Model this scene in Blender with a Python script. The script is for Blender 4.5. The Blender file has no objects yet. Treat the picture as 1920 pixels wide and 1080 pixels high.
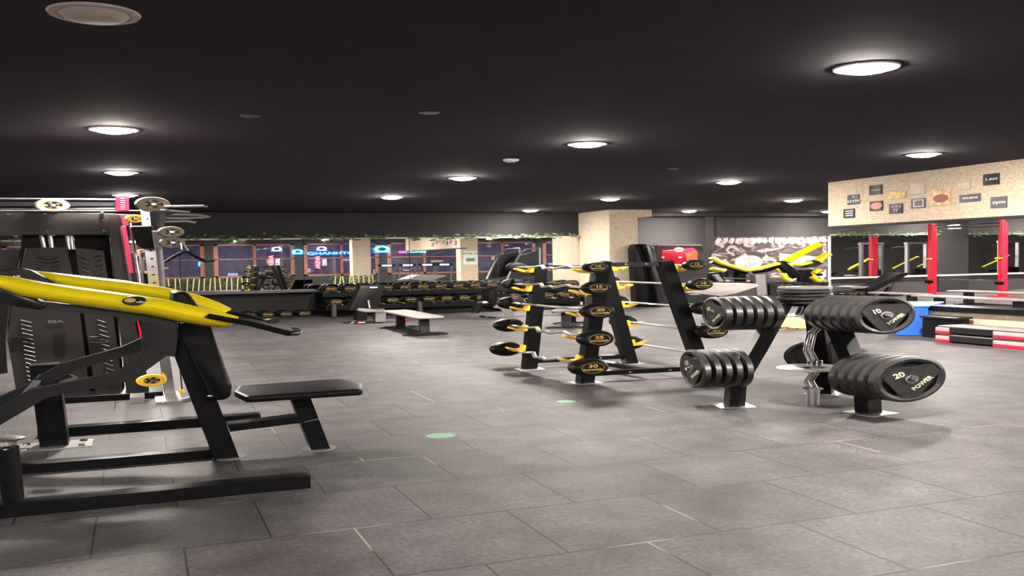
# Gym interior.  The photograph shows the gym drawn out sideways (every plate is an oval, every
# bench is very wide), so the place is built at the proportions it shows: plan widths are WIDE
# times their usual size, heights are usual.  World axes follow the walls: x along the mirror
# wall, y away from the camera, floor tiles are 1 x 1.
import bpy, bmesh, math, random
from math import sin, cos, pi, radians, atan2, sqrt
from mathutils import Vector, Matrix
random.seed(7)
WIDE = 2.37
S = bpy.context.scene
COL = S.collection

# ------------------------------------------------------------------ camera numbers
F0 = 1818.04; ROL = .0166; YAW = .3687; PH = 488.37; PIT = radians(3.1)
FPX = F0*cos(PIT); DPP = F0*sin(PIT)
CYW, SYW = cos(YAW), sin(YAW)
CH = 1.6397*cos(PIT)
CU = CYW*2.8682+SYW*(-5.2751)+SYW*1.6397*sin(PIT)
CV = -SYW*2.8682-CYW*5.2751+CYW*1.6397*sin(PIT)
PX = 960+DPP*sin(ROL); PY = PH+DPP*cos(ROL)

def ray(x, y):
    xr = x-PX; yr = PY-y
    a = (xr*cos(ROL)+yr*sin(ROL))/FPX; b = (-xr*sin(ROL)+yr*cos(ROL))/FPX
    f = cos(PIT)+b*sin(PIT); z = -sin(PIT)+b*cos(PIT)
    return (CYW*a+SYW*f, -SYW*a+CYW*f, z)
def at(x, y, z=0.):                 # image pixel x, y cast onto a horizontal plane
    d = ray(x, y); t = (z-CH)/d[2]; return Vector((CU+t*d[0], CV+t*d[1], z))
def atv(x, y, v):                   # image pixel cast onto a plane parallel to the mirror wall
    d = ray(x, y); t = (v-CV)/d[1]; return Vector((CU+t*d[0], v, CH+t*d[2]))
def atu(x, y, u):                   # image pixel cast onto a plane parallel to the side wall
    d = ray(x, y); t = (u-CU)/d[0]; return Vector((u, CV+t*d[1], CH+t*d[2]))

# ------------------------------------------------------------------ materials
MATS = {}
def nt(name):
    m = bpy.data.materials.new(name); m.use_nodes = True
    n = m.node_tree; b = n.nodes['Principled BSDF']; MATS[name] = m
    return m, n, b
def mk(name, col, rough=.5, metal=0., noise=0., nscale=8., bump=0., spec=.5, coat=0.):
    m, n, b = nt(name)
    b.inputs['Base Color'].default_value = (*col, 1)
    b.inputs['Roughness'].default_value = rough
    b.inputs['Metallic'].default_value = metal
    b.inputs['Specular IOR Level'].default_value = spec
    b.inputs['Coat Weight'].default_value = coat
    tc = n.nodes.new('ShaderNodeTexCoord'); no = n.nodes.new('ShaderNodeTexNoise')
    no.inputs['Scale'].default_value = nscale; no.inputs['Detail'].default_value = 4
    n.links.new(tc.outputs['Object'], no.inputs['Vector'])
    if noise:
        mr = n.nodes.new('ShaderNodeMapRange')
        mr.inputs['From Min'].default_value = .3; mr.inputs['From Max'].default_value = .7
        mr.inputs['To Min'].default_value = 1-noise; mr.inputs['To Max'].default_value = 1+noise
        vm = n.nodes.new('ShaderNodeVectorMath'); vm.operation = 'SCALE'
        vm.inputs[0].default_value = col
        n.links.new(no.outputs['Fac'], mr.inputs['Value'])
        n.links.new(mr.outputs['Result'], vm.inputs['Scale'])
        n.links.new(vm.outputs['Vector'], b.inputs['Base Color'])
    if bump:
        bp = n.nodes.new('ShaderNodeBump'); bp.inputs['Strength'].default_value = bump
        bp.inputs['Distance'].default_value = .01
        n.links.new(no.outputs['Fac'], bp.inputs['Height']); n.links.new(bp.outputs['Normal'], b.inputs['Normal'])
    return m
def emit(name, col, s):
    m, n, b = nt(name)
    b.inputs['Base Color'].default_value = (*col, 1)
    b.inputs['Emission Color'].default_value = (*col, 1); b.inputs['Emission Strength'].default_value = s
    return m

BLACK = mk('black powder coated steel', (.0045, .0045, .0055), .36, 0, .15, 30, 0, .16)
BLACK2 = mk('satin black steel', (.010, .0095, .012), .30, 0, .15, 20, 0, .42)
VINYL = mk('black vinyl', (.006, .0058, .0065), .42, 0, .2, 60, .12, .16)
RUBBER = mk('black rubber', (.007, .007, .008), .42, 0, .25, 50, .2, .2)
RUBBERW = mk('worn plate rubber', (.020, .0195, .020), .42, 0, .35, 14, .15, .35)
SHROUD = mk('brown grey shroud sheet', (.020, .016, .0155), .34, 0, .1, 6, 0, .45)
GREYST = mk('grey steel', (.22, .20, .20), .38, .5, .1, 10)
CHROME = mk('chrome', (.75, .74, .75), .16, 1, .05, 10)
STEELW = mk('brushed light steel', (.62, .60, .61), .3, .8, .08, 30)
YELLOW = mk('yellow gloss paint', (1., .78, .006), .38, 0, .03, 8, 0, .4, .15)
YELLOW2 = mk('yellow plastic', (1., .58, .02), .45, 0, .06, 20)
LIME = mk('acid yellow paint', (.92, .86, .03), .4, 0, .04, 10)
GOLD = mk('gold print', (.55, .33, .08), .45, 0, .1, 40)
CREAMP = mk('cream print', (.85, .78, .58), .5, 0, .05, 40)
RED = mk('red gloss paint', (.86, .012, .055), .35, 0, .06, 8)
PINK = mk('worn red print', (.75, .25, .25), .5, 0, .2, 20)
BLUE = mk('blue foam vinyl', (.025, .17, .72), .5, 0, .06, 6)
WHITE = mk('white print', (.85, .84, .82), .5, 0, .05, 10)
PADG = mk('grey bench vinyl', (.28, .24, .23), .38, 0, .08, 10)
PADL = mk('light grey vinyl', (.12, .105, .10), .4, 0, .1, 10)
GREYP = mk('light grey plastic', (.62, .60, .56), .5, 0, .05, 20)
DISCW = mk('pulley plastic', (.20, .165, .12), .4, .2, .2, 20)
LEAF = mk('artificial leaves', (.12, .18, .085), .55, 0, .5, 25)
LEAFD = mk('dark hedge leaves', (.06, .12, .05), .6, 0, .6, 14)
BAMBOO = mk('pale bamboo', (.80, .66, .30), .5, 0, .2, 12)
WOOD = mk('red brown wood', (.26, .10, .06), .5, 0, .3, 9)
GREENP = mk('green floor paint', (.10, .26, .13), .6, 0, .3, 40)
WEDGE = mk('pale yellow board', (.85, .80, .38), .6, 0, .04, 5)
CEILP = mk('matt aubergine ceiling paint', (.032, .026, .042), .92, 0, .12, 2.2, 0, .2)
WALLD = mk('charcoal wall paint', (.022, .021, .023), .75, 0, .1, 3)
WALLG = mk('dark grey wall paint', (.048, .043, .045), .75, 0, .08, 3)
NIGHT = mk('dark blue facade', (.16, .13, .30), .7, 0, .6, 1.2)
LAMPW = emit('lamp diffuser', (1., .92, .83), 560.)
LAMPOFF = mk('unlit diffuser', (.62, .53, .50), .6, 0, .03, 6)
NEONB = emit('blue neon', (.03, .16, 1.), 9.)
NEONC = emit('cyan neon', (.08, .75, 1.), 6.)
NEONM = emit('magenta neon', (1., .05, .35), 5.)
NEONR = emit('red lit letters', (1., .25, .28), 1.6)
NEONW = emit('white lit sign', (1., .75, .85), 1.6)
LEDB = emit('blue light strip', (.35, .5, 1.), 1.1)
WARMW = emit('warm shop window', (.9, .55, .35), .6)

def mirror_mat():
    m, n, b = nt('mirror glass')
    b.inputs['Base Color'].default_value = (.80, .80, .80, 1); b.inputs['Metallic'].default_value = 1
    b.inputs['Roughness'].default_value = .01
    tc = n.nodes.new('ShaderNodeTexCoord'); no = n.nodes.new('ShaderNodeTexNoise'); no.inputs['Scale'].default_value = 3
    mr = n.nodes.new('ShaderNodeMapRange'); mr.inputs['To Min'].default_value = .0; mr.inputs['To Max'].default_value = .02
    n.links.new(tc.outputs['Object'], no.inputs['Vector']); n.links.new(no.outputs['Fac'], mr.inputs['Value'])
    n.links.new(mr.outputs['Result'], b.inputs['Roughness'])
    return m
MIRROR = mirror_mat()

def cream_mat():
    m, n, b = nt('cream textured plaster'); L = n.links.new; N = n.nodes.new
    g = N('ShaderNodeNewGeometry')
    mp = N('ShaderNodeMapping'); mp.inputs['Scale'].default_value = (3.2, 3.2, 7.)
    L(g.outputs['Position'], mp.inputs['Vector'])
    n1 = N('ShaderNodeTexNoise'); n1.inputs['Scale'].default_value = 1.6; n1.inputs['Detail'].default_value = 3
    n1.inputs['Distortion'].default_value = 2.2
    L(mp.outputs['Vector'], n1.inputs['Vector'])
    cr = N('ShaderNodeValToRGB'); e = cr.color_ramp.elements
    e[0].position = .40; e[0].color = (.66, .54, .40, 1); e[1].position = .52; e[1].color = (.72, .59, .44, 1)
    a = e.new(.47); a.color = (.52, .41, .30, 1)
    L(n1.outputs['Fac'], cr.inputs['Fac']); L(cr.outputs['Color'], b.inputs['Base Color'])
    b.inputs['Roughness'].default_value = .8
    bp = N('ShaderNodeBump'); bp.inputs['Strength'].default_value = .3; bp.inputs['Distance'].default_value = .02
    L(n1.outputs['Fac'], bp.inputs['Height']); L(bp.outputs['Normal'], b.inputs['Normal'])
    return m
CREAM = cream_mat()

def floor_mat():
    m, n, b = nt('rubber tile floor'); L = n.links.new; N = n.nodes.new
    g = N('ShaderNodeNewGeometry')
    off = N('ShaderNodeVectorMath'); off.operation = 'ADD'; off.inputs[1].default_value = (100, 100, 0)
    L(g.outputs['Position'], off.inputs[0])
    def brick(mortar, c1, c2, cm):
        br = N('ShaderNodeTexBrick'); br.offset = .5; br.offset_frequency = 2; br.squash = 1
        br.inputs['Scale'].default_value = 1; br.inputs['Mortar Size'].default_value = mortar
        br.inputs['Mortar Smooth'].default_value = .3
        br.inputs['Brick Width'].default_value = 1; br.inputs['Row Height'].default_value = 1
        br.inputs['Color1'].default_value = c1; br.inputs['Color2'].default_value = c2; br.inputs['Mortar'].default_value = cm
        L(off.outputs['Vector'], br.inputs['Vector']); return br
    br = brick(.008, (.88, .88, .88, 1), (1.14, 1.14, 1.14, 1), (.0, .0, .0, 1))
    # grain: three noises
    def noise(sc, det, scale3=(1, 1, 1)):
        mp = N('ShaderNodeMapping'); mp.inputs['Scale'].default_value = scale3
        L(g.outputs['Position'], mp.inputs['Vector'])
        x = N('ShaderNodeTexNoise'); x.inputs['Scale'].default_value = sc; x.inputs['Detail'].default_value = det
        L(mp.outputs['Vector'], x.inputs['Vector']); return x
    big = noise(.55, 4); mid = noise(2.6, 6); fine = noise(26, 4); speck = noise(62, 1)
    def mr(src, a, b_, c, d):
        x = N('ShaderNodeMapRange'); x.inputs['From Min'].default_value = a; x.inputs['From Max'].default_value = b_
        x.inputs['To Min'].default_value = c; x.inputs['To Max'].default_value = d
        L(src, x.inputs['Value']); return x.outputs['Result']
    def mul(p, q):
        x = N('ShaderNodeMath'); x.operation = 'MULTIPLY'; L(p, x.inputs[0]); L(q, x.inputs[1]); return x.outputs[0]
    v = mul(mul(mr(big.outputs['Fac'], .35, .65, .74, 1.22), mr(mid.outputs['Fac'], .3, .7, .64, 1.38)),
            mr(fine.outputs['Fac'], .3, .7, .66, 1.34))
    sp = mr(speck.outputs['Fac'], .70, .76, 0., .12)
    ad = N('ShaderNodeVectorMath'); ad.operation = 'SCALE'; ad.inputs[0].default_value = (.062, .0555, .0585)
    L(v, ad.inputs['Scale'])
    mu = N('ShaderNodeVectorMath'); mu.operation = 'MULTIPLY'
    L(ad.outputs['Vector'], mu.inputs[0]); L(br.outputs['Color'], mu.inputs[1])
    s2 = N('ShaderNodeCombineXYZ')
    for i in range(3): L(sp, s2.inputs[i])
    a2 = N('ShaderNodeVectorMath'); a2.operation = 'ADD'; L(mu.outputs['Vector'], a2.inputs[0]); L(s2.outputs['Vector'], a2.inputs[1])
    # seams: some packed with pale dust, most dark
    seam = noise(.8, 1)
    cr = N('ShaderNodeValToRGB'); cr.color_ramp.elements[0].position = .59; cr.color_ramp.elements[0].color = (.014, .012, .012, 1)
    cr.color_ramp.elements[1].position = .66; cr.color_ramp.elements[1].color = (.26, .22, .17, 1)
    L(seam.outputs['Fac'], cr.inputs['Fac'])
    mx = N('ShaderNodeMix'); mx.data_type = 'RGBA'
    L(br.outputs['Fac'], mx.inputs['Factor']); L(a2.outputs['Vector'], mx.inputs['A']); L(cr.outputs['Color'], mx.inputs['B'])
    L(mx.outputs['Result'], b.inputs['Base Color'])
    b.inputs['Roughness'].default_value = .62; b.inputs['Specular IOR Level'].default_value = .35
    bp = N('ShaderNodeBump'); bp.inputs['Strength'].default_value = .45; bp.inputs['Distance'].default_value = .006
    hs = N('ShaderNodeMath'); hs.operation = 'SUBTRACT'; L(fine.outputs['Fac'], hs.inputs[0]); L(br.outputs['Fac'], hs.inputs[1])
    L(hs.outputs[0], bp.inputs['Height']); L(bp.outputs['Normal'], b.inputs['Normal'])
    return m
FLOORM = floor_mat()

def mural_mat():
    m, n, b = nt('weights mural print'); L = n.links.new; N = n.nodes.new
    tc = N('ShaderNodeNewGeometry'); mp = N('ShaderNodeMapping'); mp.inputs['Scale'].default_value = (.9, .9, 2.4)
    L(tc.outputs['Position'], mp.inputs['Vector'])
    v = N('ShaderNodeTexNoise'); v.inputs['Scale'].default_value = 1.7; v.inputs['Detail'].default_value = 5; v.inputs['Distortion'].default_value = 1.5
    L(mp.outputs['Vector'], v.inputs['Vector'])
    cr = N('ShaderNodeValToRGB'); e = cr.color_ramp.elements
    e[0].position = .45; e[0].color = (.05, .036, .04, 1); e[1].position = .62; e[1].color = (.55, .44, .45, 1)
    k = e.new(.53); k.color = (.12, .085, .09, 1)
    L(v.outputs['Fac'], cr.inputs['Fac']); L(cr.outputs['Color'], b.inputs['Base Color'])
    b.inputs['Roughness'].default_value = .5
    return m
MURAL = mural_mat()

# ------------------------------------------------------------------ mesh building
def real(p): return Vector((p[0]/WIDE, p[1]/WIDE, p[2]))
class MB:
    """collects shapes given at world positions with true sizes (metres); plan widths come out
    WIDE times larger, as everything in this gym"""
    def __init__(s): s.bm = bmesh.new(); s.mats = []; s.mi = 0
    def mat(s, m):
        if m not in s.mats: s.mats.append(m)
        s.mi = s.mats.index(m); return s
    def _add(s, verts, faces, smooth=True):
        vs = [s.bm.verts.new(v) for v in verts]; fs = []
        for f in faces:
            try: fc = s.bm.faces.new([vs[i] for i in f])
            except ValueError: continue
            fc.material_index = s.mi; fc.smooth = smooth; fs.append(fc)
        return vs, fs
    def _bevel(s, fs, w, seg=2):
        ed = list({e for f in fs for e in f.edges})
        r = bmesh.ops.bevel(s.bm, geom=ed, offset=w, segments=seg, affect='EDGES', profile=.5, clamp_overlap=True)
        for f in r['faces']: f.material_index = s.mi; f.smooth = True
    def box(s, c, size, rotz=0, bev=0., M=None, seg=2):
        """c world centre, size true metres"""
        R = Matrix.Rotation(rotz, 3, 'Z') if M is None else M
        c = real(c); v = []
        for x in (-1, 1):
            for y in (-1, 1):
                for z in (-1, 1): v.append(c+R@Vector((x*size[0]/2, y*size[1]/2, z*size[2]/2)))
        f = [(0, 1, 3, 2), (4, 6, 7, 5), (0, 4, 5, 1), (2, 3, 7, 6), (0, 2, 6, 4), (1, 5, 7, 3)]
        vs, fs = s._add(v, f)
        if bev: s._bevel(fs, bev, seg)
        return s
    def wbox(s, x0, x1, y0, y1, z0, z1, bev=0.):
        return s.box(((x0+x1)/2, (y0+y1)/2, (z0+z1)/2), (abs(x1-x0)/WIDE, abs(y1-y0)/WIDE, abs(z1-z0)), 0, bev)
    def prism(s, pts, ext, bev=0., seg=2):
        """polygon of world points pushed along a world vector"""
        a = [real(p) for p in pts]; e = real(ext); n = len(a)
        v = a+[p+e for p in a]
        f = [tuple(range(n))[::-1], tuple(range(n, 2*n))]+[(i, (i+1) % n, (i+1) % n+n, i+n) for i in range(n)]
        vs, fs = s._add(v, f)
        if bev: s._bevel(fs, bev, seg)
        return s
    def sweep(s, pts, prof, up=(0, 0, 1), scale=None, caps=True):
        P = [real(p) for p in pts]; up = Vector(up); n = len(prof); rings = []
        for i, p in enumerate(P):
            a = (P[i]-P[i-1]).normalized() if i else None
            b = (P[i+1]-P[i]).normalized() if i < len(P)-1 else None
            t = (a or b)+(b or a) if (a and b) else (a or b)
            t = t.normalized()
            sd = t.cross(up)
            if sd.length < 1e-4: sd = t.cross(Vector((0, 1, 0)))
            sd.normalize(); u2 = sd.cross(t).normalized()
            k = 1. if not (a and b) else 1/max(.5, cos(a.angle(b)/2))
            # mitre: stretch in the bend plane direction
            bend = ((b-a).normalized() if a and b and (b-a).length > 1e-4 else None)
            sc = scale[i] if scale else 1.
            ring = []
            for (x, y) in prof:
                o = sd*x*sc+u2*y*sc
                if bend is not None: o = o+bend*(o.dot(bend))*(k-1)
                ring.append(p+o)
            rings.append(ring)
        v = [q for r in rings for q in r]; f = []
        for i in range(len(P)-1):
            for j in range(n):
                k2 = (j+1) % n
                f.append((i*n+j, i*n+k2, (i+1)*n+k2, (i+1)*n+j))
        if caps:
            f.append(tuple(range(n))[::-1]); f.append(tuple(range((len(P)-1)*n, len(P)*n)))
        return s._add(v, f)
    def beam(s, pts, w, h, up=(0, 0, 1), bev=0.):
        vs, fs = s.sweep(pts, [(-w/2, -h/2), (w/2, -h/2), (w/2, h/2), (-w/2, h/2)], up)
        if bev: s._bevel(fs, bev, 1)
        return s
    def tube(s, pts, r, n=12, up=(0, 0, 1), scale=None, ry=None):
        ry = ry or r
        s.sweep(pts, [(r*cos(2*pi*i/n), ry*sin(2*pi*i/n)) for i in range(n)], up, scale); return s
    def lathe(s, c, ax, prof, n=32, roll=0.):
        """surface of revolution: c world point, ax true direction, prof [(radius, along)] in metres"""
        c = real(c); ax = Vector(ax).normalized()
        e1 = ax.cross(Vector((0, 0, 1)))
        if e1.length < 1e-4: e1 = Vector((1, 0, 0))
        e1.normalize(); e2 = e1.cross(ax)
        v = []; f = []; m = len(prof)
        for (r, t) in prof:
            for i in range(n):
                a = 2*pi*i/n+roll; v.append(c+ax*t+e1*(r*cos(a))+e2*(r*sin(a)))
        for k in range(m-1):
            for i in range(n):
                j = (i+1) % n; f.append((k*n+i, k*n+j, (k+1)*n+j, (k+1)*n+i))
        closed = abs(prof[0][0]-prof[-1][0]) < 1e-6 and abs(prof[0][1]-prof[-1][1]) < 1e-6
        if not closed and prof[0][0] > 1e-5: f.append(tuple(range(n))[::-1])
        if not closed and prof[-1][0] > 1e-5: f.append(tuple(range((m-1)*n, m*n)))
        s._add(v, f); return s
    def mesh_in(s, me, Mx):
        """add an existing mesh transformed by Mx (true space)"""
        v = [Mx@q.co for q in me.vertices]; f = [tuple(p.vertices) for p in me.polygons]
        s._add(v, f, False); return s
    def build(s, name, m=None, parent=None, loc=None, lim=32):
        bm = s.bm
        for v in bm.verts: v.co.x *= WIDE; v.co.y *= WIDE
        bmesh.ops.remove_doubles(bm, verts=bm.verts, dist=1e-5)
        bmesh.ops.recalc_face_normals(bm, faces=bm.faces)
        if parent is not None: org = world_of(parent)
        elif loc is not None: org = Vector(loc)
        else:
            xs = [v.co for v in bm.verts]
            org = Vector(((min(q.x for q in xs)+max(q.x for q in xs))/2, (min(q.y for q in xs)+max(q.y for q in xs))/2, min(q.z for q in xs)))
        for v in bm.verts: v.co -= org
        me = bpy.data.meshes.new(name); bm.to_mesh(me); bm.free()
        if m is not None and not s.mats: s.mats = [m]
        for k in s.mats: me.materials.append(k)
        me.set_sharp_from_angle(angle=radians(lim))
        o = bpy.data.objects.new(name, me); COL.objects.link(o)
        if parent is not None: o.parent = parent
        else: o.location = org
        return o
def world_of(o):
    p = Vector(o.location)
    while o.parent: o = o.parent; p = p+Vector(o.location)
    return p
def tag(o, label=None, cat=None, group=None, kind=None):
    if label: o['label'] = label
    if cat: o['category'] = cat
    if group: o['group'] = group
    if kind: o['kind'] = kind
    return o
def thing(name, loc, label, cat, group=None):
    o = bpy.data.objects.new(name, None); COL.objects.link(o); o.location = loc; o.empty_display_size = .1
    return tag(o, label, cat, group)
def copy_tree(o, loc=None, parent=None):
    c = o.copy(); COL.objects.link(c)
    if parent is not None: c.parent = parent
    if loc is not None: c.location = loc
    for ch in [k for k in bpy.data.objects if k.parent == o]: copy_tree(ch, None, c)
    return c

FONTC = {}
def text_mesh(txt, size, thick=.002):
    k = (txt, size, thick)
    if k in FONTC: return FONTC[k]
    cu = bpy.data.curves.new('lettering', 'FONT'); cu.body = txt; cu.size = size
    cu.align_x = 'CENTER'; cu.align_y = 'CENTER'; cu.extrude = thick; cu.resolution_u = 3; cu.offset = size*.018
    ob = bpy.data.objects.new('lettering', cu); COL.objects.link(ob)
    dg = bpy.context.evaluated_depsgraph_get(); me = bpy.data.meshes.new_from_object(ob.evaluated_get(dg))
    bpy.data.objects.remove(ob); FONTC[k] = me; return me
def frame(c, right, up):
    """matrix in true space with origin at world point c"""
    r = Vector(right).normalized(); u = Vector(up); u = (u-r*u.dot(r)).normalized(); n = r.cross(u)
    M = Matrix((r, u, n)).transposed().to_4x4(); M.translation = real(c); return M
def lettering(txt, size, c, right, up, m, parent, name='lettering', thick=.002, stretch=1.):
    mb = MB(); M = frame(c, right, up)@Matrix.Diagonal((stretch, 1, 1, 1))
    mb.mesh_in(text_mesh(txt, size, thick), M)
    return mb.build(name, m, parent)

ORD = ['first', 'second', 'third', 'fourth', 'fifth', 'sixth', 'seventh', 'eighth', 'ninth', 'tenth', 'eleventh',
       'twelfth', 'thirteenth', 'fourteenth', 'fifteenth', 'sixteenth', 'seventeenth']

# ------------------------------------------------------------------ the setting
VM = 26.0                     # mirror wall
VB = VM                      # same wall behind the leg machines
UR = 44.0                     # far right wall
UL = -9.0; VF = -13.0; HC = 3.3
def struct(name, mb, m=None):
    return tag(mb.build(name, m), kind='structure')
struct('floor', MB().wbox(UL-.3, UR+.3, VF-.3, VB+.3, -.2, 0), FLOORM)
struct('ceiling', MB().wbox(UL-.3, UR+.3, VF-.3, VB+.3, HC, HC+.2), CEILP)
PL0, PL1 = 15.72, 16.80        # column in plan
PV0 = 23.55
struct('wall_back', MB().wbox(UL, PL0+.02, VM, VM+.3, 0, HC), WALLD)
struct('wall_back_right', MB().wbox(PL1-.3, UR, VB, VB+.3, 0, HC), WALLG)
struct('wall_right', MB().wbox(UR, UR+.3, VF, VB+.3, 0, HC), WALLD)
struct('wall_left', MB().wbox(UL-.3, UL, VF, VM+.3, 0, HC), WALLG)
# front wall (behind the camera): sill, head and piers around the street windows
fw = MB()
fw.wbox(UL, UR, VF-.3, VF, 0, .75); fw.wbox(UL, UR, VF-.3, VF, 3.1, HC)
piers = [(-9, -7.4), (-1.2, -.6), (5.2, 5.8), (11.4, 12.0), (17.6, 18.2), (24.0, 24.6), (30.2, 30.8), (36.6, 37.2), (43, 44)]
for a, b in piers: fw.wbox(a, b, VF-.3, VF, .75, 3.1)
struct('wall_front', fw, WALLD)
glass = mk('night window glass', (.8, .8, .9), .02, 0)
glass.node_tree.nodes['Principled BSDF'].inputs['Transmission Weight'].default_value = .96
for i in range(len(piers)-1):
    a = piers[i][1]; b = piers[i+1][0]
    w = MB().wbox(a, b, VF-.16, VF-.14, .75, 3.1).build('window_%d' % (i+1), glass, None, ((a+b)/2, VF-.15, .75)); tag(w, kind='structure')
    f = MB()
    for x0, x1 in ((a, a+.3), (b-.3, b), ((a+b)/2-.1, (a+b)/2+.1)): f.wbox(x0, x1, VF-.2, VF-.05, .75, 3.1)
    f.wbox(a, b, VF-.2, VF-.05, .75, .86); f.wbox(a, b, VF-.2, VF-.05, 3.0, 3.1); f.wbox(a, b, VF-.2, VF-.05, 2.0, 2.06)
    f.build('window_frame', WOOD, w)
# column with its stub of beam
struct('wall_column', MB().wbox(PL0, PL1, PV0, VM+.1, 0, HC).wbox(PL1, PL1+.55, PV0, PV0+.9, HC-.24, HC), CREAM)
# bulkhead over the opening to the rack room and the low wall below it
BU = 15.65
struct('wall_bulkhead', MB().wbox(BU, BU+.35, 2.0, atu(1553, 345, BU).y, 2.30, HC), CREAM)
struct('trim_1', MB().wbox(BU+.02, BU+.34, 2.0, atu(1553, 422, BU).y-.01, 2.26, 2.30), WALLD)
struct('wall_low', MB().wbox(15.6, 15.95, 2.0, 9.15, 0, .50), CREAM)
struct('trim_2', MB().wbox(15.5, 16.05, 2.0, 9.2, .50, .60, .004), BLACK)
# soffit line along the alcove wall
struct('trim_3', MB().wbox(PL1, UR, VB-.5, VB, HC-.12, HC), WALLD)
struct('trim_4', MB().wbox(atv(1318, 430, VB).x, atv(1333, 430, VB).x, VB-.2, VB, 1.9, HC-.12), WALLG)
# skirting
struct('baseboard_back', MB().wbox(UL, PL0, VM-.05, VM, 0, .12), BLACK)
struct('baseboard_right', MB().wbox(UR-.05, UR, VF, VB, 0, .12), BLACK)

# mirrors
SILL = .80; TOP = 2.43
mx = [-4.2, 2.05, 5.85, 9.4, 12.6, PL0]
for i in range(5):
    lab = ['large wall mirror behind the cable machine, far left of the back wall', 'wall mirror showing wooden window frames, above the bare ledge right of the cable machine',
           'wall mirror reflecting neon signs, over the left end of the dumbbell rack', 'wall mirror above the middle of the dumbbell rack',
           'wall mirror beside the cream column, above the right end of the dumbbell rack'][i]
    tag(MB().wbox(mx[i]+.012, mx[i+1]-.012, VM-.03, VM-.002, SILL, TOP).build('wall_mirror', MIRROR), lab, 'mirror', 'mirrors along the back wall')
led = MB().wbox(mx[0], 6.2, VM-.42, VM-.03, SILL-.07, SILL)
tag(led.build('mirror_ledge', mk('ledge grey', (.12, .11, .115), .5)), 'narrow dark ledge running under the back mirrors left of the dumbbells', 'ledge')
tr = MB().wbox(mx[0], PL0, VM-.09, VM, TOP, TOP+.05)
tag(tr.build('mirror_top_rail', mk('pale rail', (.72, .74, .58), .5)), 'thin pale rail along the top of the back mirrors', 'rail')
UA = atv(1556, 500, VM).x; UB = atv(1758, 500, VM).x; UC = atv(1812, 500, VM).x
for i, (a, b, lab) in enumerate([(UA, UB, 'right hand wall mirror behind the incline bench, left of the red rack'),
                                 (UC, UR-.3, 'right hand wall mirror seen between and beyond the red rack uprights')]):
    tag(MB().wbox(a, b, VM-.03, VM-.002, .74, TOP).build('wall_mirror', MIRROR), lab, 'mirror', 'mirrors on the wall right of the mural')
tag(MB().wbox(UA, UR-.3, VM-.12, VM, .67, .74).build('mirror_sill', GREYP), 'pale sill under the mirrors right of the mural', 'sill')
tag(MB().wbox(UA-.1, UA, VM-.06, VM, .0, 2.4).build('corner_profile', WHITE), 'thin white upright strip between the wall mural and the right mirror', 'trim')
tag(MB().wbox(UA, UR-.3, VM-.09, VM, TOP, TOP+.04).build('mirror_top_rail', GREYP), 'thin pale rail along the top of the mirrors right of the mural', 'rail')

def garland(name, p0, p1, nrm, lab, dens=16):
    """ivy garland: many small leaves along a line"""
    p0 = Vector(p0); p1 = Vector(p1); L = (p1-p0).length; mb = MB(); n = int(L*dens); d = (p1-p0).normalized(); nr = Vector(nrm)
    mb.tube([p0+(p1-p0)*k/14+nr*.06+Vector((0, 0, random.uniform(-.02, .02))) for k in range(15)], .006, 5)
    for k in range(n):
        q = p0+(p1-p0)*random.random()+nr*random.uniform(.03, .22)+Vector((0, 0, random.gauss(-.0, .045)))
        a = random.uniform(0, 2*pi); t = random.uniform(-.9, .9); s = random.uniform(.07, .15)
        ax = Vector((d.x*cos(a), d.y*cos(a), sin(a)*.42))+nr*t*.5; sd = Vector((d.x*-sin(a), d.y*-sin(a), cos(a)*.42))
        ax *= s; sd *= s*.45
        v = [real(q-ax), real(q+sd+nr*.01), real(q+ax), real(q-sd+nr*.01)]
        mb._add(v, [(0, 1, 2), (0, 2, 3)], False)
    return tag(mb.build(name, LEAF), lab, 'garland', kind='stuff')
garland('ivy_garland', (mx[0], VM-.1, TOP+.06), (PL0, VM-.1, TOP+.06), (0, -1, 0), 'artificial ivy garland along the top of the back mirrors')
garland('ivy_garland', (UA, VM-.1, TOP+.04), (UB, VM-.1, TOP+.04), (0, -1, 0), 'ivy garland on top of the mirror between the mural and the red rack', 22)
garland('ivy_garland', (UC, VM-.1, TOP+.04), (UR-.4, VM-.1, TOP+.04), (0, -1, 0), 'ivy garland on the wall behind and right of the red rack', 22)

# green marks painted on the floor
for (x, y, lab) in ((826, 817, 'faded green oval paint mark on the floor nearer the seat of the press machine'),
                    (1061, 753, 'faint green paint mark on the floor in front of the barbell rack')):
    p = at(x, y); mb = MB(); r = .085 if y > 800 else .07
    mb.lathe((p.x, p.y, .001), (0, 0, 1), [(r*.7, 0), (r*.7, .001)], 20)
    tag(mb.build('floor_mark', GREENP), lab, 'floor mark')

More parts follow.
